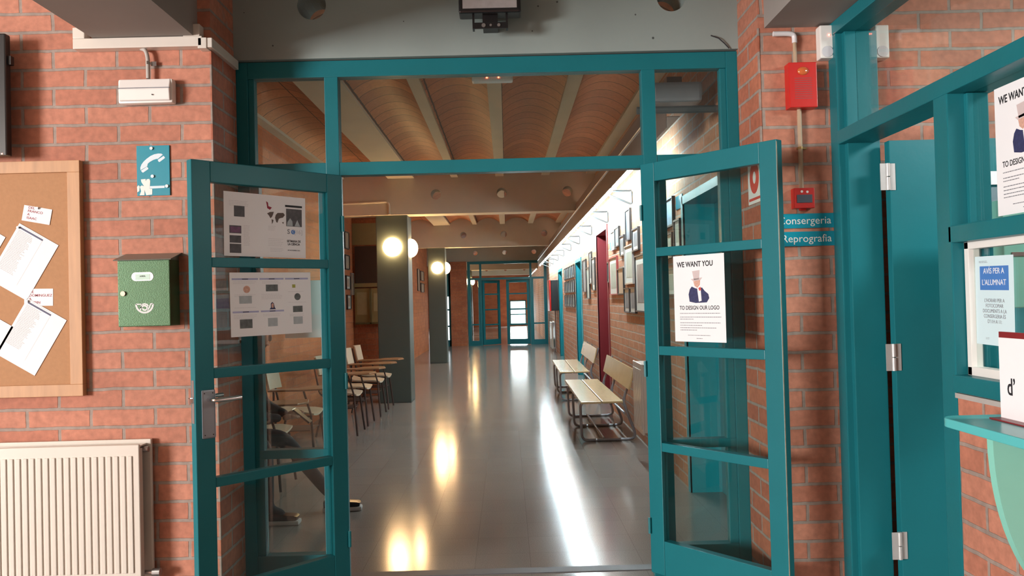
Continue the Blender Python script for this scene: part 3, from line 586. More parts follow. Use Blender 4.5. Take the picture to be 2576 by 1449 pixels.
# telephone sign
p = thing('telephone_sign', 'teal telephone sign with torn white sticker on the left brick wall', 'sign', (-1.648, YF, 2.092))
MB().box(-0.077, 0.077, -0.007, 0, -0.118, 0.118, 0.001).build('plate', SIGNT, p)
def ph(u, v): return ((u - 560) / 1138 * 0.2057, (705 - v) / 1449 * 0.2625)
y = -0.0075
out = [(232, 690), (230, 620), (262, 540), (320, 465), (400, 395), (500, 325), (600, 283), (700, 266), (780, 270), (820, 300), (690, 405), (640, 408), (560, 435), (480, 480), (425, 525), (415, 580), (395, 600)]
mb = MB(); MB().poly([ph(*q) for q in out], y - .0004, y).build('handset_symbol', mat('pale_blue_white', (0.66, 0.78, 0.86), 0.5), p); mb.poly([ph(*q) for q in ((245, 700), (405, 600), (440, 650), (430, 670), (300, 755), (275, 745))], y - .0004, y); mb.poly([ph(*q) for q in ((685, 430), (840, 330), (875, 375), (865, 395), (730, 490), (705, 478))], y - .0004, y)
mb.build('handset_earpieces', mat('pale_blue_white', (0.66, 0.78, 0.86), 0.5), p); MB().poly([ph(*q) for q in ((470, 1110), (850, 1105), (850, 1165), (470, 1175))], y - .0004, y).build('printed_bar', mat('pale_blue_white', (0.66, 0.78, 0.86), 0.5), p)
mb = MB(); mb.poly([ph(*q) for q in ((240, 930), (360, 920), (370, 980), (390, 930), (455, 920), (480, 970), (470, 1100), (465, 1180), (530, 1185), (525, 1330), (370, 1345), (330, 1200), (325, 1340), (200, 1340), (240, 1240), (210, 1120), (260, 1085), (320, 1110), (250, 1000))], y - .0006, y)
mb.poly([ph(*q) for q in ((135, 1120), (175, 1080), (205, 1110), (195, 1230), (140, 1265))], y - .0006, y); mb.build('sticker', WHITE, p)
for q in ((530, 130), (548, 858), (915, 1122)):
    x_, z_ = ph(*q); MB().cyl((x_, y, z_), (x_, y - 0.006, z_), 0.0075, 16).build('screw', STEEL, p)
# fire hose sign on the right return
p = thing('fire_hose_sign', 'white sign with red hose ring on the brick reveal behind the right leaf', 'sign', (XR - 0.004, 3.85, 1.98), -90)
MB().box(-0.10, 0.10, -0.003, 0, -0.10, 0.115).build('plate', WHITE, p)
mb = MB()
for k in range(32):
    a, b = 2 * math.pi * k / 32, 2 * math.pi * (k + 1) / 32
    mb.poly([(0.07 * math.cos(a), 0.025 + 0.078 * math.sin(a)), (0.07 * math.cos(b), 0.025 + 0.078 * math.sin(b)), (0.024 * math.cos(b), 0.025 + 0.03 * math.sin(b)), (0.024 * math.cos(a), 0.025 + 0.03 * math.sin(a))], -0.0036, -0.003)
mb.box(-0.09, 0.10, -0.0036, -0.003, -0.085, -0.072); mb.build('hose_ring', REDSP, p)
# ---------------------------------------------------------------- left wall things
# pinboard
pb = thing('pinboard', 'pine framed cork pinboard hung on the left brick wall', 'pinboard', (-2.62, YF, 1.045))
mb = MB(); x1 = 0.64
for (a, b, c_, d) in ((-x1, x1, 0, 0.055), (-x1, x1, 1.045, 1.10), (-x1, -x1 + 0.058, 0.055, 1.045), (x1 - 0.058, x1, 0.055, 1.045)): mb.box(a, b, -0.035, 0, c_, d, 0.002)
mb.build('frame', PINE, pb); MB().box(-x1 + 0.05, x1 - 0.05, -0.022, -0.002, 0.05, 1.05).build('cork_panel', CORK, pb)
def pin(x, z, parent_loc, label):
    p = thing('drawing_pin', label, 'pin', (x, YF - 0.0265, z)); MB().cyl((0, 0, 0), (0, -0.003, 0), 0.0055, 12).cyl((0, -.003, 0), (0, -.008, 0), 0.004, 12, 0.005).build('head', STEEL, p)
def sheet(cx, cz, w_, h_, tilt, label, hdr=True):
    p = paper('timetable_sheet', label, 'sheet', (cx, YF - 0.024, cz), 0, w_, h_, tilt)
    if hdr:
        yy = -0.0012
        mb = MB(); mb.box(-w_ / 2 + .012, w_ / 2 - .075, yy - .0003, yy, h_ / 2 - 0.02, h_ / 2 - 0.012); mb.build('header_bar', mat('slate_ink', (0.12, 0.13, 0.2), 0.8), p)
        mb = MB()
        lines(mb, -w_ / 2 + 0.012, h_ / 2 - 0.028, 0.085, 30, 0.0068, yy, 0.003, 0.25); mb.box(w_ / 2 - .076, w_ / 2 - .0755, yy - .0003, yy, -h_ / 2 + .04, h_ / 2 - .02)
        lines(mb, -w_ / 2 + .03, h_ / 2 - 0.006, 0.10, 1, 0.01, yy, 0.0018, 0.05); mb.build('small_print', PALEINK, p)['kind'] = 'stuff'
    return p
sheet(-2.254, 1.676, 0.21, 0.297, 31, 'upper large timetable sheet pinned askew on the cork board')
sheet(-2.222, 1.325, 0.21, 0.297, 31, 'lower large timetable sheet pinned askew on the cork board')
sheet(-2.50, 1.72, 0.21, 0.297, 31, 'timetable sheet cut by the left edge of the photo, upper row')
sheet(-2.47, 1.30, 0.21, 0.297, 31, 'timetable sheet cut by the left edge of the photo, lower row')
p = paper('note_card', 'small white card with red handwriting above the upper sheet', 'card', (-2.186, YF - 0.024, 1.894), 0, 0.132, 0.073, 11)
text('handwriting', 'DEL\nFRANCO\nA\nISAAC', 0.016, -0.045, 0.004, -0.0012, REDINK, p, align='LEFT', bold=0.0001, sx=1.1)
p = paper('note_card', 'small white card with red handwriting between the two large sheets', 'card', (-2.185, YF - 0.0225, 1.509), 0, 0.134, 0.08, 1)
text('handwriting', 'DE\nDOMINGUEZ\nA\nZUBIN', 0.0165, -0.045, 0.0, -0.0012, REDINK, p, align='LEFT', bold=0.0001, sx=1.1)
pin(-2.18, 1.925, None, 'pin holding the upper handwritten card'); pin(-2.272, 1.837, None, 'pin at the corner of the upper large sheet')
pin(-2.235, 1.492, None, 'pin at the corner of the lower large sheet')
# TV
tv = thing('television', 'black wall mounted television at the left edge', 'television', (-2.75, YF, 2.16))
MB().box(-0.49, 0.485, -0.115, -0.075, 0.0, 0.56, 0.006).build('screen', BLACK, tv); MB().box(-0.2, 0.2, -0.075, 0, 0.15, 0.4).build('wall_mount', GREYT, tv)
MB().box(0.484, 0.50, -0.10, -0.075, 0.42, 0.46).build('side_tab', BLACK, tv)
MB().box(0.46, 0.466, -0.1165, -0.115, 0.004, 0.009).build('standby_light', LED, tv)
# trunking around beam
tr = thing('cable_trunking', 'cream cable trunking boxed under the overhead beam on the left wall', 'trunking', (0, 0, 0))
mb = MB()
mb.box(-1.99, -1.39, YF - 0.055, YF, 2.66, 2.708, 0.004); mb.box(-1.99, -1.935, YF - 0.055, YF, 2.708, 2.76, 0.004); mb.box(-1.478, -1.40, YF - 0.055, YF, 2.708, 2.765, 0.004)
mb.build('horizontal_run', CREAM, tr)
MB().box(-1.41, -1.369, YF - 0.055, YF, 2.65, 2.70, 0.003).box(-1.372, -1.345, YF - 0.05, 4.07, 2.655, 2.70, 0.003).build('return_run', CREAM, tr)
# emergency lamp
el = thing('emergency_light', 'white emergency light on the left brick wall under the trunking', 'emergency light', (-1.66, YF, 2.40))
mb = MB(); mb.box(-0.127, 0.127, -0.05, 0, 0.0, 0.115, 0.012); mb.build('housing', WHITE, el, True)
pts = [(-0.018, 0.003), (-0.06, 0.012), (-0.066, 0.06), (-0.05, 0.112), (-0.018, 0.117)]
MB().prism([(y_, z_) for y_, z_ in pts], 'x', -0.118, 0.118).build('diffuser', mat('frosted_plastic', (0.82, 0.80, 0.78), 0.25, var=0.02), el, bev=0.004)
MB().box(-0.12, 0.12, -0.0675, -0.06, 0.066, 0.069).build('seam', GREYINK, el); MB().cyl((0.04, -0.068, 0.035), (0.04, -0.066, 0.035), 0.003, 8).build('test_button', BLACK, el)
cn = thing('conduit', 'short grey conduit from the trunking down to the emergency light', 'conduit', (-1.653, YF, 2.52))
MB().tube([(-0.035, -0.02, 0.145), (-0.01, -0.03, 0.135), (0.0, -0.03, 0.10), (0, -0.03, 0.0)], 0.0095, 10, 0.02).build('pipe', mat('grey_pvc', (0.45, 0.43, 0.40), 0.4), cn, True)
MB().cyl((0, -0.03, 0.065), (0, -0.03, 0.08), 0.0125, 12).box(0.01, 0.035, -0.02, 0, 0.062, 0.083).build('clamp', CHROME, cn)
# mailbox
mbx = thing('mailbox', 'green metal mailbox with silver post horn on the left brick wall', 'mailbox', (-1.656, YF, 1.362))
MB().box(-0.119, 0.119, -0.108, 0, 0.0, 0.305, 0.004).build('body', DGREEN, mbx)
MB().prism([(-0.122, 0.302), (0.0, 0.336), (0.0, 0.340), (-0.124, 0.306)], 'x', -0.131, 0.131).prism([(-0.108, 0.30), (0, 0.30), (0, 0.332)], 'x', -0.117, 0.117).build('lid', LIDG, mbx)
lb = MB()
pts = [(0.048 * (1 if math.cos(a) > 0 else -1) * 0 + 0.03 * (1 if math.cos(a) > 0 else -1) + 0.02 * math.cos(a), 0.228 + 0.02 * math.sin(a)) for a in [2 * math.pi * k / 24 for k in range(24)]]
pts = [(x - 0.005, z) for x, z in pts]
lb.poly(pts, -0.1095, -0.108); lb.build('slot_rim', STEEL, mbx)
MB().box(-0.037, 0.029, -0.1105, -0.1095, 0.213, 0.239).build('name_card', mat('pale_green_card', (0.55, 0.75, 0.66), 0.6), mbx)
text('lettering', 'AMPA', 0.010, -0.004, 0.229, -0.111, INK, mbx)
MB().cyl((-0.093, -0.108, 0.152), (-0.093, -0.116, 0.152), 0.011, 18).build('lock', CHROME, mbx)
hb = MB(); sc_ = 0.00024; cx, cz = 603, 1055
def hp_(u, v): return ((u - 600) * 0.000245 + 0.002, (1055 - v) * 0.000245 + 0.083)
arc = [hp_(440 + 0, 980)] + [hp_(600 - 155 * math.cos(R(t)), 985 + 150 * math.sin(R(t))) for t in range(10, 171, 10)] + [hp_(755, 975)]
hb.ribbon(arc, 0.0085, -0.1088, -0.108)
spi = [hp_(600 + (55 + 0.11 * (t)) * math.cos(R(t)) * 0.9, 1055 - (55 + 0.11 * t) * math.sin(R(t)) * 0.75) for t in range(-180, 200, 20)]
hb.ribbon(spi, 0.0075, -0.1088, -0.108); hb.ribbon([hp_(440, 978), hp_(545, 978), hp_(520, 1090)], 0.0065, -0.1088, -0.108); hb.ribbon([hp_(755, 975), hp_(715, 975), hp_(690, 1040), hp_(650, 1095)], 0.0065, -0.1088, -0.108)
hb.ribbon([hp_(545, 985), hp_(600, 972), hp_(650, 985), hp_(668, 1020)], 0.0065, -0.1088, -0.108)
hb.build('post_horn', SILVER, mbx)
# radiator builder: x along width, front at -depth
def radiator(label, loc, rz, wd, ht, n, depth=0.10, panels=2):
    r = thing('radiator', label, 'radiator', loc, rz)
    def panel(yf, name):
        mb = MB(); mb.box(-wd / 2, wd / 2, yf, yf + 0.016, 0, ht, 0.004)
        pitch = (wd - 0.05) / n
        for k in range(n):
            x = -wd / 2 + 0.025 + pitch * (k + 0.5)
            mb.poly([(x - pitch * .30, 0.045), (x + pitch * .30, 0.045), (x + pitch * .30, ht - 0.05), (x - pitch * .30, ht - 0.05)], yf - 0.006, yf + 0.001)
        return mb.build(name, CREAM, r, bev=0.0025)
    panel(-depth - 0.012, 'front_panel')
    MB().box(-wd / 2 + 0.0, wd / 2 + 0.018, -0.032, -0.012, 0.0, ht + 0.012, 0.004).build('rear_panel', CREAM, r)
    mb = MB(); mb.box(-wd / 2 + 0.02, wd / 2 - 0.002, -depth + 0.004, -0.032, ht - 0.012, ht - 0.006)
    mb.box(wd / 2 - 0.006, wd / 2 - 0.002, -depth + 0.004, -0.075, 0.02, ht - 0.02); mb.build('top_grille', CREAM, r)
    MB().cyl((wd / 2 - 0.01, -0.06, ht - 0.03), (wd / 2 + 0.02, -0.06, ht - 0.03), 0.013, 14).build('bleed_valve', STEEL, r)
    MB().tube([(wd / 2 - 0.01, -0.06, 0.03), (wd / 2 + 0.04, -0.06, 0.03), (wd / 2 + 0.04, -0.05, -0.1)], 0.011, 10, 0.02).cyl((wd / 2 + 0.03, -0.06, 0.03), (wd / 2 + 0.065, -0.06, 0.03), 0.018, 14).build('valve', STEEL, r)
    for x in (-wd * .3, wd * .3): MB().box(x - .015, x + .015, -0.013, 0, 0.05, ht - 0.05).build('wall_bracket', GREYT, r)
    return r
radiator('cream panel radiator at the lower left below the pinboard', (-2.19, YF, 0.20), 0, 1.0, 0.625, 30)
# floodlight on the lintel
fl = thing('floodlight', 'black floodlight with silver lens on the concrete lintel', 'floodlight', (-0.045, 4.07, 2.78))
MB().box(-0.155, 0.150, -0.20, -0.10, 0.07, 0.30, 0.01).build('housing', BLACK, fl); MB().box(-0.135, 0.130, -0.205, -0.20, 0.09, 0.28).build('lens', mat('ribbed_lens', (0.50, 0.48, 0.50), 0.3, metal=0.3, var=0.25, scale=30), fl)
mb = MB(); mb.box(-0.09, 0.085, -0.175, -0.165, 0.0, 0.03, 0.002); mb.box(-0.09, -0.08, -0.17, -0.13, 0.0, 0.08); mb.box(0.075, 0.085, -0.17, -0.13, 0.0, 0.08); mb.box(-0.04, 0.035, -0.16, -0.0, 0.035, 0.07)
mb.build('bracket', BLACK, fl)
[MB().cyl((x, -0.175, 0.015), (x, -0.179, 0.015), r_, 12).build('bolt', STEEL, fl) for x, r_ in ((-0.035, .010), (0.0, .006), (0.04, .008))]
cb = thing('stray_cable', 'thin dark cable tip sticking out at the right end of the lintel', 'cable', (1.08, 4.06, 2.74))
MB().tube([(0, -0.01, 0.03), (0.04, -0.01, 0.015), (0.07, -0.005, -0.01), (0.095, 0, -0.035)], 0.003, 6).build('wire', INK, cb)
# emergency light under lintel inside
e2 = thing('emergency_light', 'pale emergency light with two red leds under the lintel behind the glass', 'emergency light', (-0.05, 4.45, 2.665))
MB().box(-0.115, 0.115, -0.03, 0.03, 0.0, 0.045, 0.01).build('housing', WHITE, e2); MB().sphere((-0.03, -0.032, 0.02), 0.004, 8, 6).build('led', LED, e2); MB().sphere((0.035, -0.032, 0.02), 0.004, 8, 6).build('led', LED, e2)
MB().box(-0.03, 0.03, -0.12, 0.02, 0.035, 0.045).build('mounting_arm', WHITE, e2)
# ---------------------------------------------------------------- right pier things
PVC = mat('white_pvc', (0.72, 0.72, 0.74), 0.35, var=0.03); PCOND = mat('painted_conduit', (0.42, 0.30, 0.20), 0.5, var=0.1)
cn = thing('conduit', 'white and tan conduit running down the right pier through the red siren', 'conduit', (1.39, YF, 0))
MB().tube([(-0.10, -0.02, 2.665), (-0.03, -0.02, 2.665), (0.0, -0.02, 2.66), (0.0, -0.02, 2.62)], 0.012, 10, 0.02).build('elbow', PVC, cn, True)
MB().cyl((0, -0.02, 2.62), (0, -0.02, 2.518), 0.009, 10).build('pipe', PCOND, cn); MB().cyl((0.012, -0.02, 2.304), (0.012, -0.02, 1.93), 0.0105, 10).build('pipe', PCOND, cn)
MB().cyl((0.012, -0.02, 2.115), (0.012, -0.02, 2.127), 0.0125, 10).box(0.0, 0.045, -0.012, 0, 2.117, 2.125).build('clamp', mat('brass', (0.4, 0.28, 0.12), 0.35, metal=0.8), cn)
sr = thing('alarm_siren', 'red alarm siren with a clear beacon on the right pier', 'alarm siren', (1.41, YF, 2.305))
MB().box(-0.066, 0.066, -0.06, 0, 0.0, 0.212, 0.004).build('housing', RED, sr)
mb = MB(); [mb.box(-0.04, 0.04, -0.0605, -0.06, 0.04 + k * 0.0105, 0.044 + k * 0.0105) for k in range(10)]; mb.build('grille', mat('grille_red', (0.33, 0.05, 0.05), 0.5), sr)
MB().sphere((0.0, -0.06, 0.17), 0.022, 16, 10, (1.2, 0.5, 0.9)).build('beacon', mat('amber_clear', (0.6, 0.14, 0.04), 0.1, coat=1), sr, True)
cp = thing('fire_call_point', 'red fire alarm call point on the right pier under the conduit', 'call point', (1.405, YF, 1.835))
MB().box(-0.048, 0.048, -0.045, 0, 0.0, 0.095, 0.003).build('housing', RED, cp); MB().box(-0.036, 0.036, -0.0475, -0.045, 0.025, 0.063, 0.001).build('window', mat('grey_glass', (0.10, 0.12, 0.15), 0.15), cp)
MB().box(-0.015, 0.012, -0.03, -0.01, -0.009, 0).build('lower_tab', RED, cp); mb = MB(); mb.cyl((-0.012, -0.045, 0.078), (-0.012, -0.0458, 0.078), 0.006, 10); mb.cyl((0.014, -0.045, 0.076), (0.014, -0.0458, 0.076), 0.006, 10); mb.build('symbol', WHITE, cp)
for lb, lx, ly in (('white motion detector with red light at the top of the right pier', 1.553, 3.63), ('white detector behind the upper booth glass', 1.765, 3.70)):
    d_ = thing('motion_detector', lb, 'detector', (lx - 0.01, 3.75, 2.53))
    if lx > 1.6: d_.location = (1.79, 3.75, 2.53)
    else: d_.location = (1.53, 3.75, 2.535)
    MB().box(-0.032, 0.032, -0.055, 0, 0.0, 0.155, 0.006).build('housing', WHITE, d_); MB().cyl((0, -0.055, 0.03), (0, -0.058, 0.03), 0.026, 20).build('lens', mat('detector_lens', (0.62, 0.62, 0.66), 0.3), d_)
    MB().box(-0.01, 0.01, -0.005, 0.05, 0.05, 0.10).build('bracket', WHITE, d_)
    if lx < 1.6: MB().sphere((0.01, -0.056, 0.108), 0.004, 8, 6).build('led', LED, d_)
# ---------------------------------------------------------------- booth interior
gc = thing('wall_cabinet', 'pale mint wall cabinet seen through the booth hatch', 'cabinet', (2.22, 3.2, 1.36)); MB().box(-0.30, 0.06, -0.15, 0.15, 0, 0.42, 0.004).build('body', MINT, gc); MB().box(-0.27, -0.2, -0.153, -0.15, 0.2, 0.215).build('handle', STEEL, gc)
p = paper('notice', 'grey sheet reading QUE A on the open booth door', 'notice', (2.21, 3.526, 1.74), 0, 0.21, 0.297, 0, m=mat('grey_sheet', (0.16, 0.22, 0.26), 0.7))
text('lettering', 'QUE\nA', 0.05, -0.05, -0.02, -0.0012, WHITE, p)
p = paper('notice', 'small white sheet with a green square on the open booth door', 'notice', (2.2, 3.526, 1.93), 0, 0.16, 0.06, 0); MB().box(-0.07, -0.03, -0.0013, -0.001, -0.02, 0.02).build('green_square', mat('green_ink', (0.15, 0.5, 0.15), 0.7), p)
# ---------------------------------------------------------------- tubes, tray, brackets on the right wall
TX = 1.04; ty = 6.05; n = 0
words = ['first', 'second', 'third', 'fourth', 'fifth', 'sixth', 'seventh', 'eighth', 'ninth', 'tenth', 'eleventh', 'twelfth', 'thirteenth']
proto = None
while ty < 24.3:
    if proto is None:
        proto = thing('fluorescent_light', '', 'fluorescent light', (1.045, ty, 2.487), 0, 'fluorescent tubes along the right wall')
        MB().cyl((0, 0.02, 0), (0, 1.48, 0), 0.017, 14).build('tube', TUBE, proto, True)
        MB().box(-0.022, 0.022, 0.0, 0.02, -0.025, 0.03).build('end_cap', WHITE, proto); MB().box(-0.022, 0.022, 1.48, 1.50, -0.025, 0.03).build('end_cap', WHITE, proto)
        MB().box(-0.022, 0.022, 0.0, 1.5, 0.028, 0.055).build('batten', WHITE, proto); f = proto
    else:
        f = copy_tree(proto); f.location = (1.045, ty, 2.487)
    f['label'] = '%s fluorescent tube from the doors, under the cable tray' % words[n]; n += 1; ty += 1.53
ct = thing('cable_tray', 'long dark cable tray running down the corridor above the tubes', 'cable tray', (0, 0, 0))
mb = MB(); mb.box(1.02, 1.10, 4.9, 25.3, 2.548, 2.552); mb.box(1.0145, 1.0175, 4.9, 25.3, 2.482, 2.66); mb.build('tray', DARKTRAY, ct)  # outer lip shaped to hang below the tube centres and block light going left
MB().box(1.025, 1.12, 4.9, 25.3, 2.68, 2.80, 0.006).build('duct', DARKTRAY, ct); MB().tube([(1.008, 4.9, 2.67), (1.008, 25.3, 2.67)], 0.010, 8).build('cable', GREYT, ct)
yb = 6.2; k = 0; proto = None
while yb < 25:
    if proto is None:
        proto = thing('tray_bracket', '', 'bracket', (WX, yb, 2.40), -90, 'triangular brackets under the cable tray')
        MB().tube([(0, -0.012, 0.132), (0, -0.28, 0.132), (0, -0.29, 0.112), (0, -0.03, -0.0), (0, -0.012, 0.0), (0, -0.012, 0.125)], 0.011, 8, 0.02).build('arm', GALV, proto, True); f = proto
    else: f = copy_tree(proto); f.location = (WX, yb, 2.40)
    f['label'] = 'steel triangle bracket number %d from the doors carrying the cable tray' % (k + 1); f['label'] = '%s steel triangular bracket from the doors under the cable tray' % (words + ['fourteenth', 'fifteenth', 'sixteenth', 'seventeenth', 'eighteenth', 'nineteenth', 'twentieth', 'twenty-first', 'twenty-second', 'twenty-third'])[k]
    k += 1; yb += 1.95
du = thing('cross_duct', 'grey duct crossing above the right transom pane', 'duct', (0, 0, 0)); MB().box(0.90, 1.20, 4.72, 4.86, 2.60, 2.72, 0.02).build('duct_body', GREYT, du); MB().tube([(0.80, 4.70, 2.545), (1.32, 4.70, 2.545)], 0.022, 12).build('pipe', GALV, du)
# ---------------------------------------------------------------- hemispherical wall globes on columns
def dome(label, loc, rz):
    g = thing('wall_globe_lamp', label, 'wall lamp', loc, rz, 'round opal lamps on the columns')
    bm = MB(); bm.sphere((0, 0, 0), 0.137, 32, 20)
    bmesh.ops.bisect_plane(bm.bm, geom=bm.bm.verts[:] + bm.bm.edges[:] + bm.bm.faces[:], plane_co=(0, -0.012, 0), plane_no=(0, 1, 0), clear_outer=True)
    for q in bm.bm.verts: q.co.y *= 0.78
    bmesh.ops.holes_fill(bm.bm, edges=bm.bm.edges[:]); bm.build('globe', GLOBE, g, True)
    MB().cyl((0, 0, 0), (0, -0.013, 0), 0.12, 28).build('base', WHITE, g)
dome('round lamp on the front of the nearest grey column', (-1.635, 11.5, 2.25), 0)
dome('lamp on the corridor side of the nearest grey column', (-1.41, 11.83, 2.25), 90)
dome('round lamp on the front of the second column', (-1.615, 18.7, 2.24), 0)
dome('lamp on the corridor side of the second column', (-1.43, 18.93, 2.24), 90)
dome('round lamp on the farthest column beyond the far screen', (-1.55, 32.95, 2.24), 0)
dome('side lamp on the farthest column beyond the far screen', (-1.43, 33.2, 2.24), 90)
# ---------------------------------------------------------------- framed pictures
def frame(label, y0, y1, z0, z1, fm=FRAMEK, im=IMG1, x=WX, rz=-90, mount=True, group='framed pictures on the right corridor wall', bw=0.014):
    w_ = y1 - y0; h_ = z1 - z0
    f = thing('framed_picture', label, 'picture', (x, (y0 + y1) / 2, (z0 + z1) / 2), rz, group)
    mb = MB(); a = w_ / 2; b = h_ / 2
    for (p, q, r_, s2) in ((-a, a, b - bw, b), (-a, a, -b, -b + bw), (-a, -a + bw, -b + bw, b - bw), (a - bw, a, -b + bw, b - bw)): mb.box(p, q, -0.026, 0, r_, s2)
    mb.build('frame', fm, f)
    if mount:
        MB().box(-a + bw, a - bw, -0.014, -0.004, -b + bw, b - bw).build('mount', MOUNT, f)
        k = 0.14; MB().box(-a + bw + w_ * k, a - bw - w_ * k, -0.0155, -0.014, -b + bw + h_ * k, b - bw - h_ * k).build('print', im, f)
    else: MB().box(-a + bw, a - bw, -0.014, -0.004, -b + bw, b - bw).build('print', im, f)
    return f
FR = [
 ('topmost tall framed picture high on the wall left of the right leaf', 8.25, 8.57, 2.04, 2.37, FRAMEK, IMG1, False),
 ('framed picture nearest the door post in the upper row', 7.76, 8.13, 1.90, 2.13, FRAMEK, IMG1, True),
 ('left one of the touching pair in the upper row beside the red door', 9.45, 9.76, 2.01, 2.24, FRAMES, IMG4, True),
 ('right one of the touching pair in the upper row beside the red door', 9.09, 9.42, 2.03, 2.26, FRAMEK, IMG4, True),
 ('small framed picture under the touching pair, upper row', 8.71, 9.03, 1.90, 2.13, FRAMEK, IMG1, True),
 ('large pale green framed sheet in the middle of the cluster', 8.14, 8.69, 1.575, 1.99, FRAMES, IMG2, True),
 ('large red framed picture right of the red door', 9.32, 10.0, 1.47, 1.93, FRAMER, IMG2, True),
 ('narrow framed picture touching the red door frame', 10.03, 10.2, 1.63, 1.89, FRAMEK, IMG1, True),
 ('tan framed picture between the red framed one and the large pale one', 8.82, 9.28, 1.47, 1.77, FRAMEK, IMG3, False),
 ('left one of the two low grey frames under the large pale sheet', 8.43, 8.80, 1.27, 1.54, FRAMEK, IMG1, True),
 ('right one of the two low grey frames under the large pale sheet', 8.04, 8.40, 1.27, 1.54, FRAMEK, IMG1, True),
 ('big framed picture cut by the teal door post', 7.42, 8.01, 1.29, 1.85, FRAMEK, IMG1, True),
 ('framed picture beside the small teal plate, seen through the top pane of the right leaf', 6.13, 6.49, 1.985, 2.215, FRAMEK, IMG4, False),
 ('framed picture touching the nearest teal door frame', 5.90, 6.11, 1.80, 2.02, FRAMEK, IMG2, True),
 ('lower framed picture in the top pane, left of the one by the teal frame', 6.19, 6.47, 1.74, 1.94, FRAMEK, IMG2, True),
 ('narrow framed picture at the hinge side in the top pane of the right leaf', 6.60, 6.80, 1.99, 2.23, FRAMEK, IMG1, False),
 ('narrow lower frame at the hinge side in the top pane of the right leaf', 6.60, 6.80, 1.74, 1.95, FRAMES, IMG2, True),
 ('framed picture left of the poster behind the right leaf', 6.13, 6.45, 1.44, 1.66, FRAMEK, IMG2, True),
 ('tall low frame left of the poster behind the right leaf', 6.50, 6.77, 1.33, 1.67, FRAMES, IMG1, True),
 ('leftmost tall frame between the red door and the next teal door', 12.95, 13.5, 1.54, 2.08, FRAMEK, IMG1, False),
 ('second tall frame between the red door and the next teal door', 12.45, 12.9, 1.43, 1.93, FRAMEK, IMG2, False),
 ('highest frame between the red door and the next teal door', 12.1, 12.42, 1.66, 2.15, FRAMEK, IMG1, True),
 ('frame nearest the red door on its far side', 11.66, 12.05, 1.55, 2.04, FRAMEK, IMG1, True)]
for (lb, a, b, c_, d, fm, im, mt) in FR: frame(lb, a, b, c_, d, fm, im, mount=mt)
rows = ['top', 'middle', 'bottom']; cols = ['first', 'second', 'third', 'fourth', 'fifth', 'sixth']
for i in range(6):
    for j in range(3):
        frame('small dark frame, %s column from the near teal door, %s row of the picture grid' % (cols[i], rows[j]), 15.3 + i * 0.44, 15.3 + i * 0.44 + 0.34, 1.85 - j * 0.29, 2.10 - j * 0.29, FRAMEK, (IMG1, IMG4, IMG2)[(i + j) % 3], group='grid of small pictures between the teal doors')
for (lb, a, b, c_, d) in (('top frame of the left corridor wall beside the door leaf', 11.80, 12.12, 2.27, 2.53), ('second frame down on the left corridor wall', 11.80, 12.12, 1.96, 2.18), ('third frame down on the left corridor wall', 11.85, 12.15, 1.66, 1.87), ('lowest frame of the left corridor wall column', 11.90, 12.18, 1.36, 1.58)):
    frame(lb, a, b, c_, d, FRAMEK, IMG3, x=-2.4, rz=90, group='framed pictures on the left corridor wall', mount=(a > 11.82))
frame('pale frame in the corner of the left corridor wall', 12.22, 12.42, 1.58, 1.92, FRAMES, IMG3, x=-2.4, rz=90, group='framed pictures on the left corridor wall', mount=False)
for (lb, a, b, c_, d) in (('large frame far down the left wall behind the first column', 21.4, 21.9, 1.75, 2.35), ('upper small frame far down the left wall', 22.2, 23.0, 2.05, 2.32), ('lower small frame far down the left wall', 22.2, 23.0, 1.72, 1.98)):
    frame(lb, a, b, c_, d, FRAMEK, IMG3, x=-2.4, rz=90, group='framed pictures far down the left wall', mount=False)
p = thing('name_plate', 'small teal plate with screw beside the nearest teal door', 'sign', (WX, 5.99, 2.145), -90); MB().box(-0.09, 0.13, -0.006, 0, -0.05, 0.05).build('plate', SIGNT, p)
p = thing('name_plate', 'tiny teal plate right of the red door', 'sign', (WX, 9.93, 2.08), -90); MB().box(-0.07, 0.07, -0.006, 0, -0.05, 0.05).build('plate', SIGNT, p)
# hose cabinet, radiators in the corridor
hc = thing('fire_hose_cabinet', 'red fronted fire hose cabinet with black side on the right wall', 'hose cabinet', (WX, 20.75, 1.14), -90)
MB().box(-0.45, 0.45, -0.19, 0, 0, 0.78, 0.01).build('box', BLACK, hc); MB().box(-0.46, 0.46, -0.23, -0.19, -0.01, 0.79, 0.01).build('front_door', RED, hc)
MB().tube([(-0.3, -0.05, 0), (-0.3, -0.05, -1.1)], 0.012, 8).build('pipe', GREYT, hc)
radiator('cream radiator at the wall beside the near bench', (WX, 6.93, 0.27), -90, 0.46, 0.60, 8, 0.19)
radiator('small radiator far down the right wall under the hose cabinet', (WX, 22.2, 0.08), -90, 1.0, 0.72, 12, 0.10)
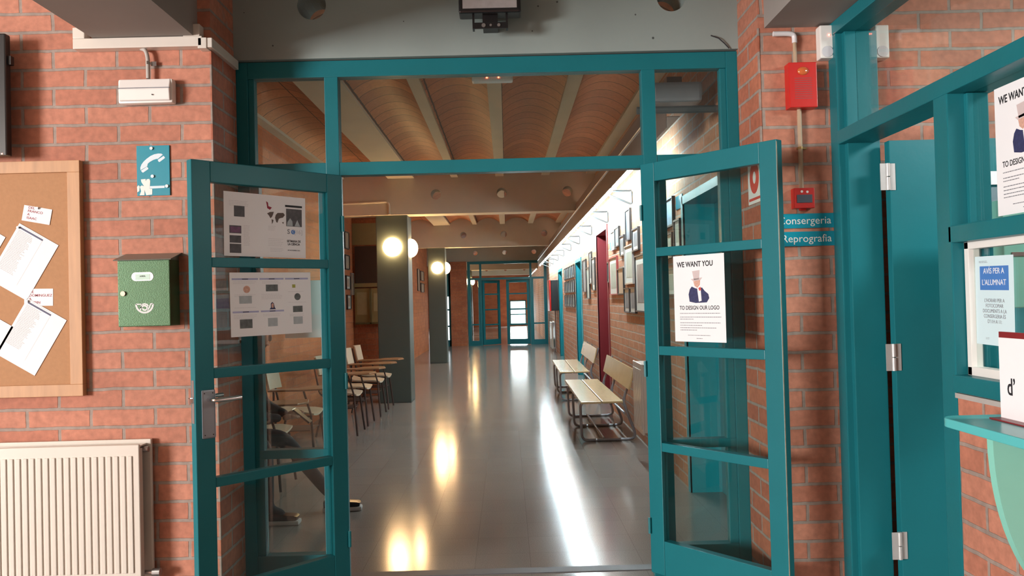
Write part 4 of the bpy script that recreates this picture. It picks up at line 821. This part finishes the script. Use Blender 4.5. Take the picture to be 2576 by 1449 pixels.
# ---------------------------------------------------------------- benches
def bench(label, loc, rz=0):
    b = thing('bench', label, 'bench', loc, rz, 'plywood corridor benches'); Lb = 2.15
    for x0, x1 in ((0.0, 0.20), (0.208, 0.41)): MB().box(x0, x1, 0, Lb, 0.415, 0.437, 0.006).build('seat_board', PLY, b)
    MB().rot_box(Vector((0.505, Lb / 2, 0.635)), (0.016, Lb - 0.1, 0.21), Matrix.Rotation(R(14), 3, 'Y')).build('backrest', PLY, b, bev=0.005)
    for yy in (0.30, 1.22, Lb - 0.18):
        MB().tube([(0.44, yy, 0.40), (0.02, yy, 0.395), (0.03, yy, 0.014), (0.54, yy, 0.014), (0.57, yy, 0.06), (0.45, yy, 0.40), (0.575, yy, 0.73)], 0.014, 10, 0.06).build('side_frame', GREYT, b, True)
    MB().tube([(0.25, 0.3, 0.03), (0.25, Lb - 0.18, 0.03)], 0.011, 8).tube([(0.46, 0.3, 0.28), (0.46, Lb - 0.18, 0.28)], 0.012, 8).build('cross_bar', GREYT, b)
    mb = MB()
    for yy in (0.30, Lb - 0.18):
        for x_ in (0.2, 0.42): mb.sphere((x_, yy - 0.015, 0.395), 0.012, 10, 8)
    mb.build('cap', WHITE, b); return b
bench('near plywood bench with grey tube frame beside the radiator', (0.69, 7.70, 0))
bench('far plywood bench in front of the dark red door', (0.70, 10.95, 0), -0.5)
# ---------------------------------------------------------------- tablet chairs, facing +X
def chair(label, loc, rz=0):
    c_ = thing('tablet_chair', label, 'chair', loc, rz, 'writing chairs along the left corridor wall')
    bm = MB().box(-0.20, 0.20, -0.19, 0.19, 0.44, 0.455); v = bm
    bmesh.ops.subdivide_edges(bm.bm, edges=bm.bm.edges[:], cuts=4, use_grid_fill=True)
    for q in bm.bm.verts: q.co.z += 0.6 * q.co.y ** 2 - (0.25 * max(0, q.co.x - 0.1) ** 1.2) + 0.3 * max(0, -q.co.x - 0.1)
    bm.build('seat', SEAT, c_, True)
    bm = MB().box(-0.008, 0.008, -0.19, 0.19, -0.10, 0.10)
    bmesh.ops.subdivide_edges(bm.bm, edges=bm.bm.edges[:], cuts=4, use_grid_fill=True)
    for q in bm.bm.verts:
        q.co.x += 1.2 * q.co.y ** 2; zz = q.co.z; q.co.x += -0.26 - 0.20 * zz; q.co.z += 0.77
    bm.build('backrest', SEAT, c_, True)
    for sy in (-1, 1):
        MB().tube([(0.17, 0.17 * sy, 0.425), (0.21, 0.22 * sy, 0.012)], 0.011, 8).build('leg', BROWNT, c_)
        MB().tube([(-0.14, 0.17 * sy, 0.425), (-0.24, 0.22 * sy, 0.012)], 0.011, 8).build('leg', BROWNT, c_)
        MB().tube([(0.17, 0.16 * sy, 0.43), (-0.2, 0.16 * sy, 0.45), (-0.275, 0.15 * sy, 0.84)], 0.010, 8, 0.05).build('back_support', BROWNT, c_)
    MB().prism([(-0.18, -0.30), (0.10, -0.32), (0.36, -0.26), (0.42, -0.16), (0.38, 0.02), (0.30, 0.06), (0.14, 0.02), (0.05, -0.14), (-0.18, -0.20)], 'z', 0.675, 0.69).build('writing_tablet', TABLET, c_, bev=0.003)
    MB().tube([(0.18, -0.19, 0.43), (0.12, -0.22, 0.67)], 0.010, 8).build('tablet_support', BROWNT, c_); MB().tube([(-0.16, -0.19, 0.44), (-0.14, -0.25, 0.67)], 0.010, 8).build('tablet_support', BROWNT, c_)
    MB().box(-0.16, 0.16, -0.17, 0.17, 0.30, 0.306).build('book_rack', BROWNT, c_)
    return c_
c0 = chair('nearest writing chair with the seated person in it', (-2.0, 5.38, 0))
for i, (x, y_, lb) in enumerate([(-1.98, 6.35, 'second writing chair from the doors, mostly behind the left leaf'), (-1.97, 7.4, 'third writing chair from the doors'), (-1.86, 8.85, 'writing chair fourth from the far end of the visible row'),
                                 (-1.86, 9.5, 'writing chair third from the far end of the visible row'), (-1.83, 10.25, 'writing chair second from the grey column'), (-1.83, 10.92, 'writing chair closest to the grey column')]):
    f = copy_tree(c0); f.location = (x, y_, 0); f['label'] = lb
# ---------------------------------------------------------------- seated person (dark clothes, seen through two panes)
def skinned(name, chains, m, parent, sub=2, root=0):
    me = bpy.data.meshes.new(name); vs = []; es = []; rs = []; idx = {}
    for ch in chains:
        prev = None
        for (key, co, r) in ch:
            if key in idx: i = idx[key]
            else:
                i = len(vs); idx[key] = i; vs.append(co); rs.append(r)
            if prev is not None: es.append((prev, i))
            prev = i
    me.from_pydata(vs, es, []); o = bpy.data.objects.new(name, me); COL.objects.link(o)
    md = o.modifiers.new('skin', 'SKIN'); md.use_smooth_shade = True
    for i, r in enumerate(rs): me.skin_vertices[0].data[i].radius = (r, r) if not isinstance(r, tuple) else r
    me.skin_vertices[0].data[root].use_root = True
    sd = o.modifiers.new('sub', 'SUBSURF'); sd.levels = sub; sd.render_levels = sub
    bpy.context.view_layer.update()
    m2 = bpy.data.meshes.new_from_object(o.evaluated_get(bpy.context.evaluated_depsgraph_get()))
    m2.materials.clear(); m2.materials.append(m); o.modifiers.clear(); o.data = m2; o.parent = parent; return o
pr = thing('person', 'person in dark clothes seated on the nearest chair behind the glass, leaning over a phone', 'person', (-2.05, 5.38, 0))
def key(*a): return a
skinned('body', [
    [('pel', (0.0, 0, 0.55), .13), ('wst', (0.05, 0, 0.72), .12), ('chs', (0.16, 0, 0.93), .145), ('nb', (0.24, 0, 1.06), .075), ('nk', (0.29, 0, 1.12), .052), ('hd', (0.335, 0, 1.19), .075), ('ht', (0.345, 0, 1.29), .07)],
    [('chs', None, 0), ('sl', (0.20, .17, 1.0), .062), ('el', (0.33, .20, 0.74), .045), ('wl', (0.53, .07, 0.70), .028)],
    [('chs', None, 0), ('sr', (0.20, -.17, 1.0), .062), ('er', (0.33, -.21, 0.73), .045), ('wr', (0.53, -.06, 0.69), .028)],
    [('pel', None, 0), ('hl', (0.06, .10, 0.53), .09), ('kl', (0.47, .17, 0.53), .062), ('al', (0.77, .20, 0.13), .042), ('fl', (0.88, .21, 0.06), .036)],
    [('pel', None, 0), ('hr', (0.06, -.10, 0.53), .09), ('kr', (0.44, -.15, 0.54), .062), ('ar', (0.44, -.10, 0.10), .042), ('fr', (0.55, -.10, 0.05), .036)]], DENIM, pr)
skinned('jacket', [[('p', (0.0, 0, 0.60), .145), ('w', (0.05, 0, 0.74), .14), ('c', (0.155, 0, 0.93), .165), ('n', (0.22, 0, 1.04), .10)],
    [('c', None, 0), ('sl', (0.20, .18, 1.0), .078), ('el', (0.33, .21, 0.74), .056), ('wl', (0.49, .09, 0.70), .040)],
    [('c', None, 0), ('sr', (0.20, -.18, 1.0), .078), ('er', (0.33, -.22, 0.73), .056), ('wr', (0.49, -.08, 0.69), .040)]], COAT, pr)
def hand(cx, cy, cz, s):
    ch = [[('w', (cx, cy, cz), .024), ('p', (cx + .045, cy - .005 * s, cz + .005), (.034, .02)), ('q', (cx + .075, cy - .01 * s, cz + .01), (.032, .018))]]
    for i in range(4):
        o_ = (i - 1.5) * 0.018
        l = (0.026, 0.030, 0.028, 0.022)[i]
        ch.append([('q', None, 0), ('a%d' % i, (cx + .085, cy + o_, cz + .012), .0085), ('b%d' % i, (cx + .085 + l, cy + o_ - .006 * s, cz + .008), .008), ('c%d' % i, (cx + .08 + l, cy + o_ - .022 * s, cz + .0), .007)])
    ch.append([('p', None, 0), ('t0', (cx + .05, cy - .03 * s, cz + .02), .0095), ('t1', (cx + .08, cy - .042 * s, cz + .028), .008)])
    return skinned('hand', ch, SKIN, pr, 1)
hand(0.53, .07, .70, 1); hand(0.53, -.06, .69, -1)
mb = MB(); mb.sphere((0.345, 0, 1.24), 0.1, 20, 14, (0.95, 0.78, 1.15)); mb.sphere((0.445, 0, 1.225), 0.016, 10, 8, (1, .8, 1.5)); mb.sphere((0.35, .082, 1.235), 0.02, 8, 6, (.7, .4, 1.2)); mb.sphere((0.35, -.082, 1.235), 0.02, 8, 6, (.7, .4, 1.2)); mb.sphere((0.432, 0, 1.18), 0.018, 10, 6, (.6, 1.2, .4))
mb.build('head', SKIN, pr, True)
MB().sphere((0.425, .03, 1.252), 0.008, 8, 6).sphere((0.425, -.03, 1.252), 0.008, 8, 6).build('eyes', BLACK, pr)
MB().sphere((0.325, 0, 1.27), 0.112, 20, 14, (0.95, 0.80, 1.02)).build('hair', HAIR, pr, True)
for (x, yy, rz_) in ((0.87, .21, 5), (0.52, -.10, 0)):
    sh_ = MB(); sh_.box(-0.14, 0.13, -0.045, 0.045, 0.0, 0.03, 0.012); so = sh_.build('shoe_sole', SHOEW, pr, True); so.location = (x, yy, 0); so.rotation_euler.z = R(rz_)
    up_ = MB(); up_.box(-0.135, 0.12, -0.042, 0.042, 0.025, 0.085, 0.02)
    for q in up_.bm.verts:
        if q.co.x > 0.02: q.co.z = min(q.co.z, 0.088 - 0.35 * (q.co.x - 0.02))
    uo = up_.build('shoe', BLACK, pr, True); uo.location = (x, yy, 0); uo.rotation_euler.z = R(rz_)
ph_ = thing('phone', 'small bright phone held by the seated person', 'phone', (-1.40, 5.39, 0.695)); MB().rot_box(Vector((0, 0, 0)), (0.012, 0.075, 0.14), Matrix.Rotation(R(-50), 3, 'Y')).build('case', BLACK, ph_)
MB().rot_box(Vector((-0.006, 0, 0.006)), (0.004, 0.068, 0.13), Matrix.Rotation(R(-50), 3, 'Y')).build('screen', emit('screen_glow', (0.9, 0.9, 0.7), 2.0), ph_)
# ---------------------------------------------------------------- left alcove board and display case
nb = thing('notice_board', 'dark brown board on the short wall behind the nearest column', 'notice board', (-2.14, 12.45, 1.76)); MB().box(-0.22, 0.24, -0.03, 0, 0, 0.58, 0.004).build('panel', BROWNB, nb); MB().box(-0.24, 0.26, -0.05, 0, -0.06, 0.0).build('ledge', YELLOW, nb)
dc = thing('display_case', 'ochre glazed display case with papers under the brown board', 'display case', (-2.14, 12.45, 1.12))
MB().box(-0.23, 0.25, -0.03, 0, 0, 0.56).build('back_panel', YELLOW, dc); MB().box(-0.0, 0.03, -0.06, -0.03, 0, 0.56).box(-0.23, 0.25, -0.06, -0.03, 0, 0.03).build('frame', mat('olive_frame', (0.16, 0.14, 0.06), 0.5), dc); MB().box(-0.20, -0.04, -0.034, -0.03, 0.15, 0.50).box(0.06, 0.22, -0.034, -0.03, 0.2, 0.48).build('papers', mat('yellowed_paper', (0.5, 0.45, 0.25), 0.8), dc)
yp = thing('plaster_panel', 'ochre plaster panel above the brown board', 'wall panel', (-2.14, 12.445, 2.36)); MB().box(-0.255, 0.255, -0.004, 0.004, 0, 0.34).build('panel', YELLOW, yp)
bc = thing('beam_conduit', 'painted conduit bending down the nearest cross beam on the left', 'conduit', (0, 0, 0)); MB().tube([(-2.4, 11.43, 2.88), (-1.66, 11.43, 2.90), (-1.66, 11.43, 2.71)], 0.018, 8, 0.06).build('pipe', CONC2, bc, True)
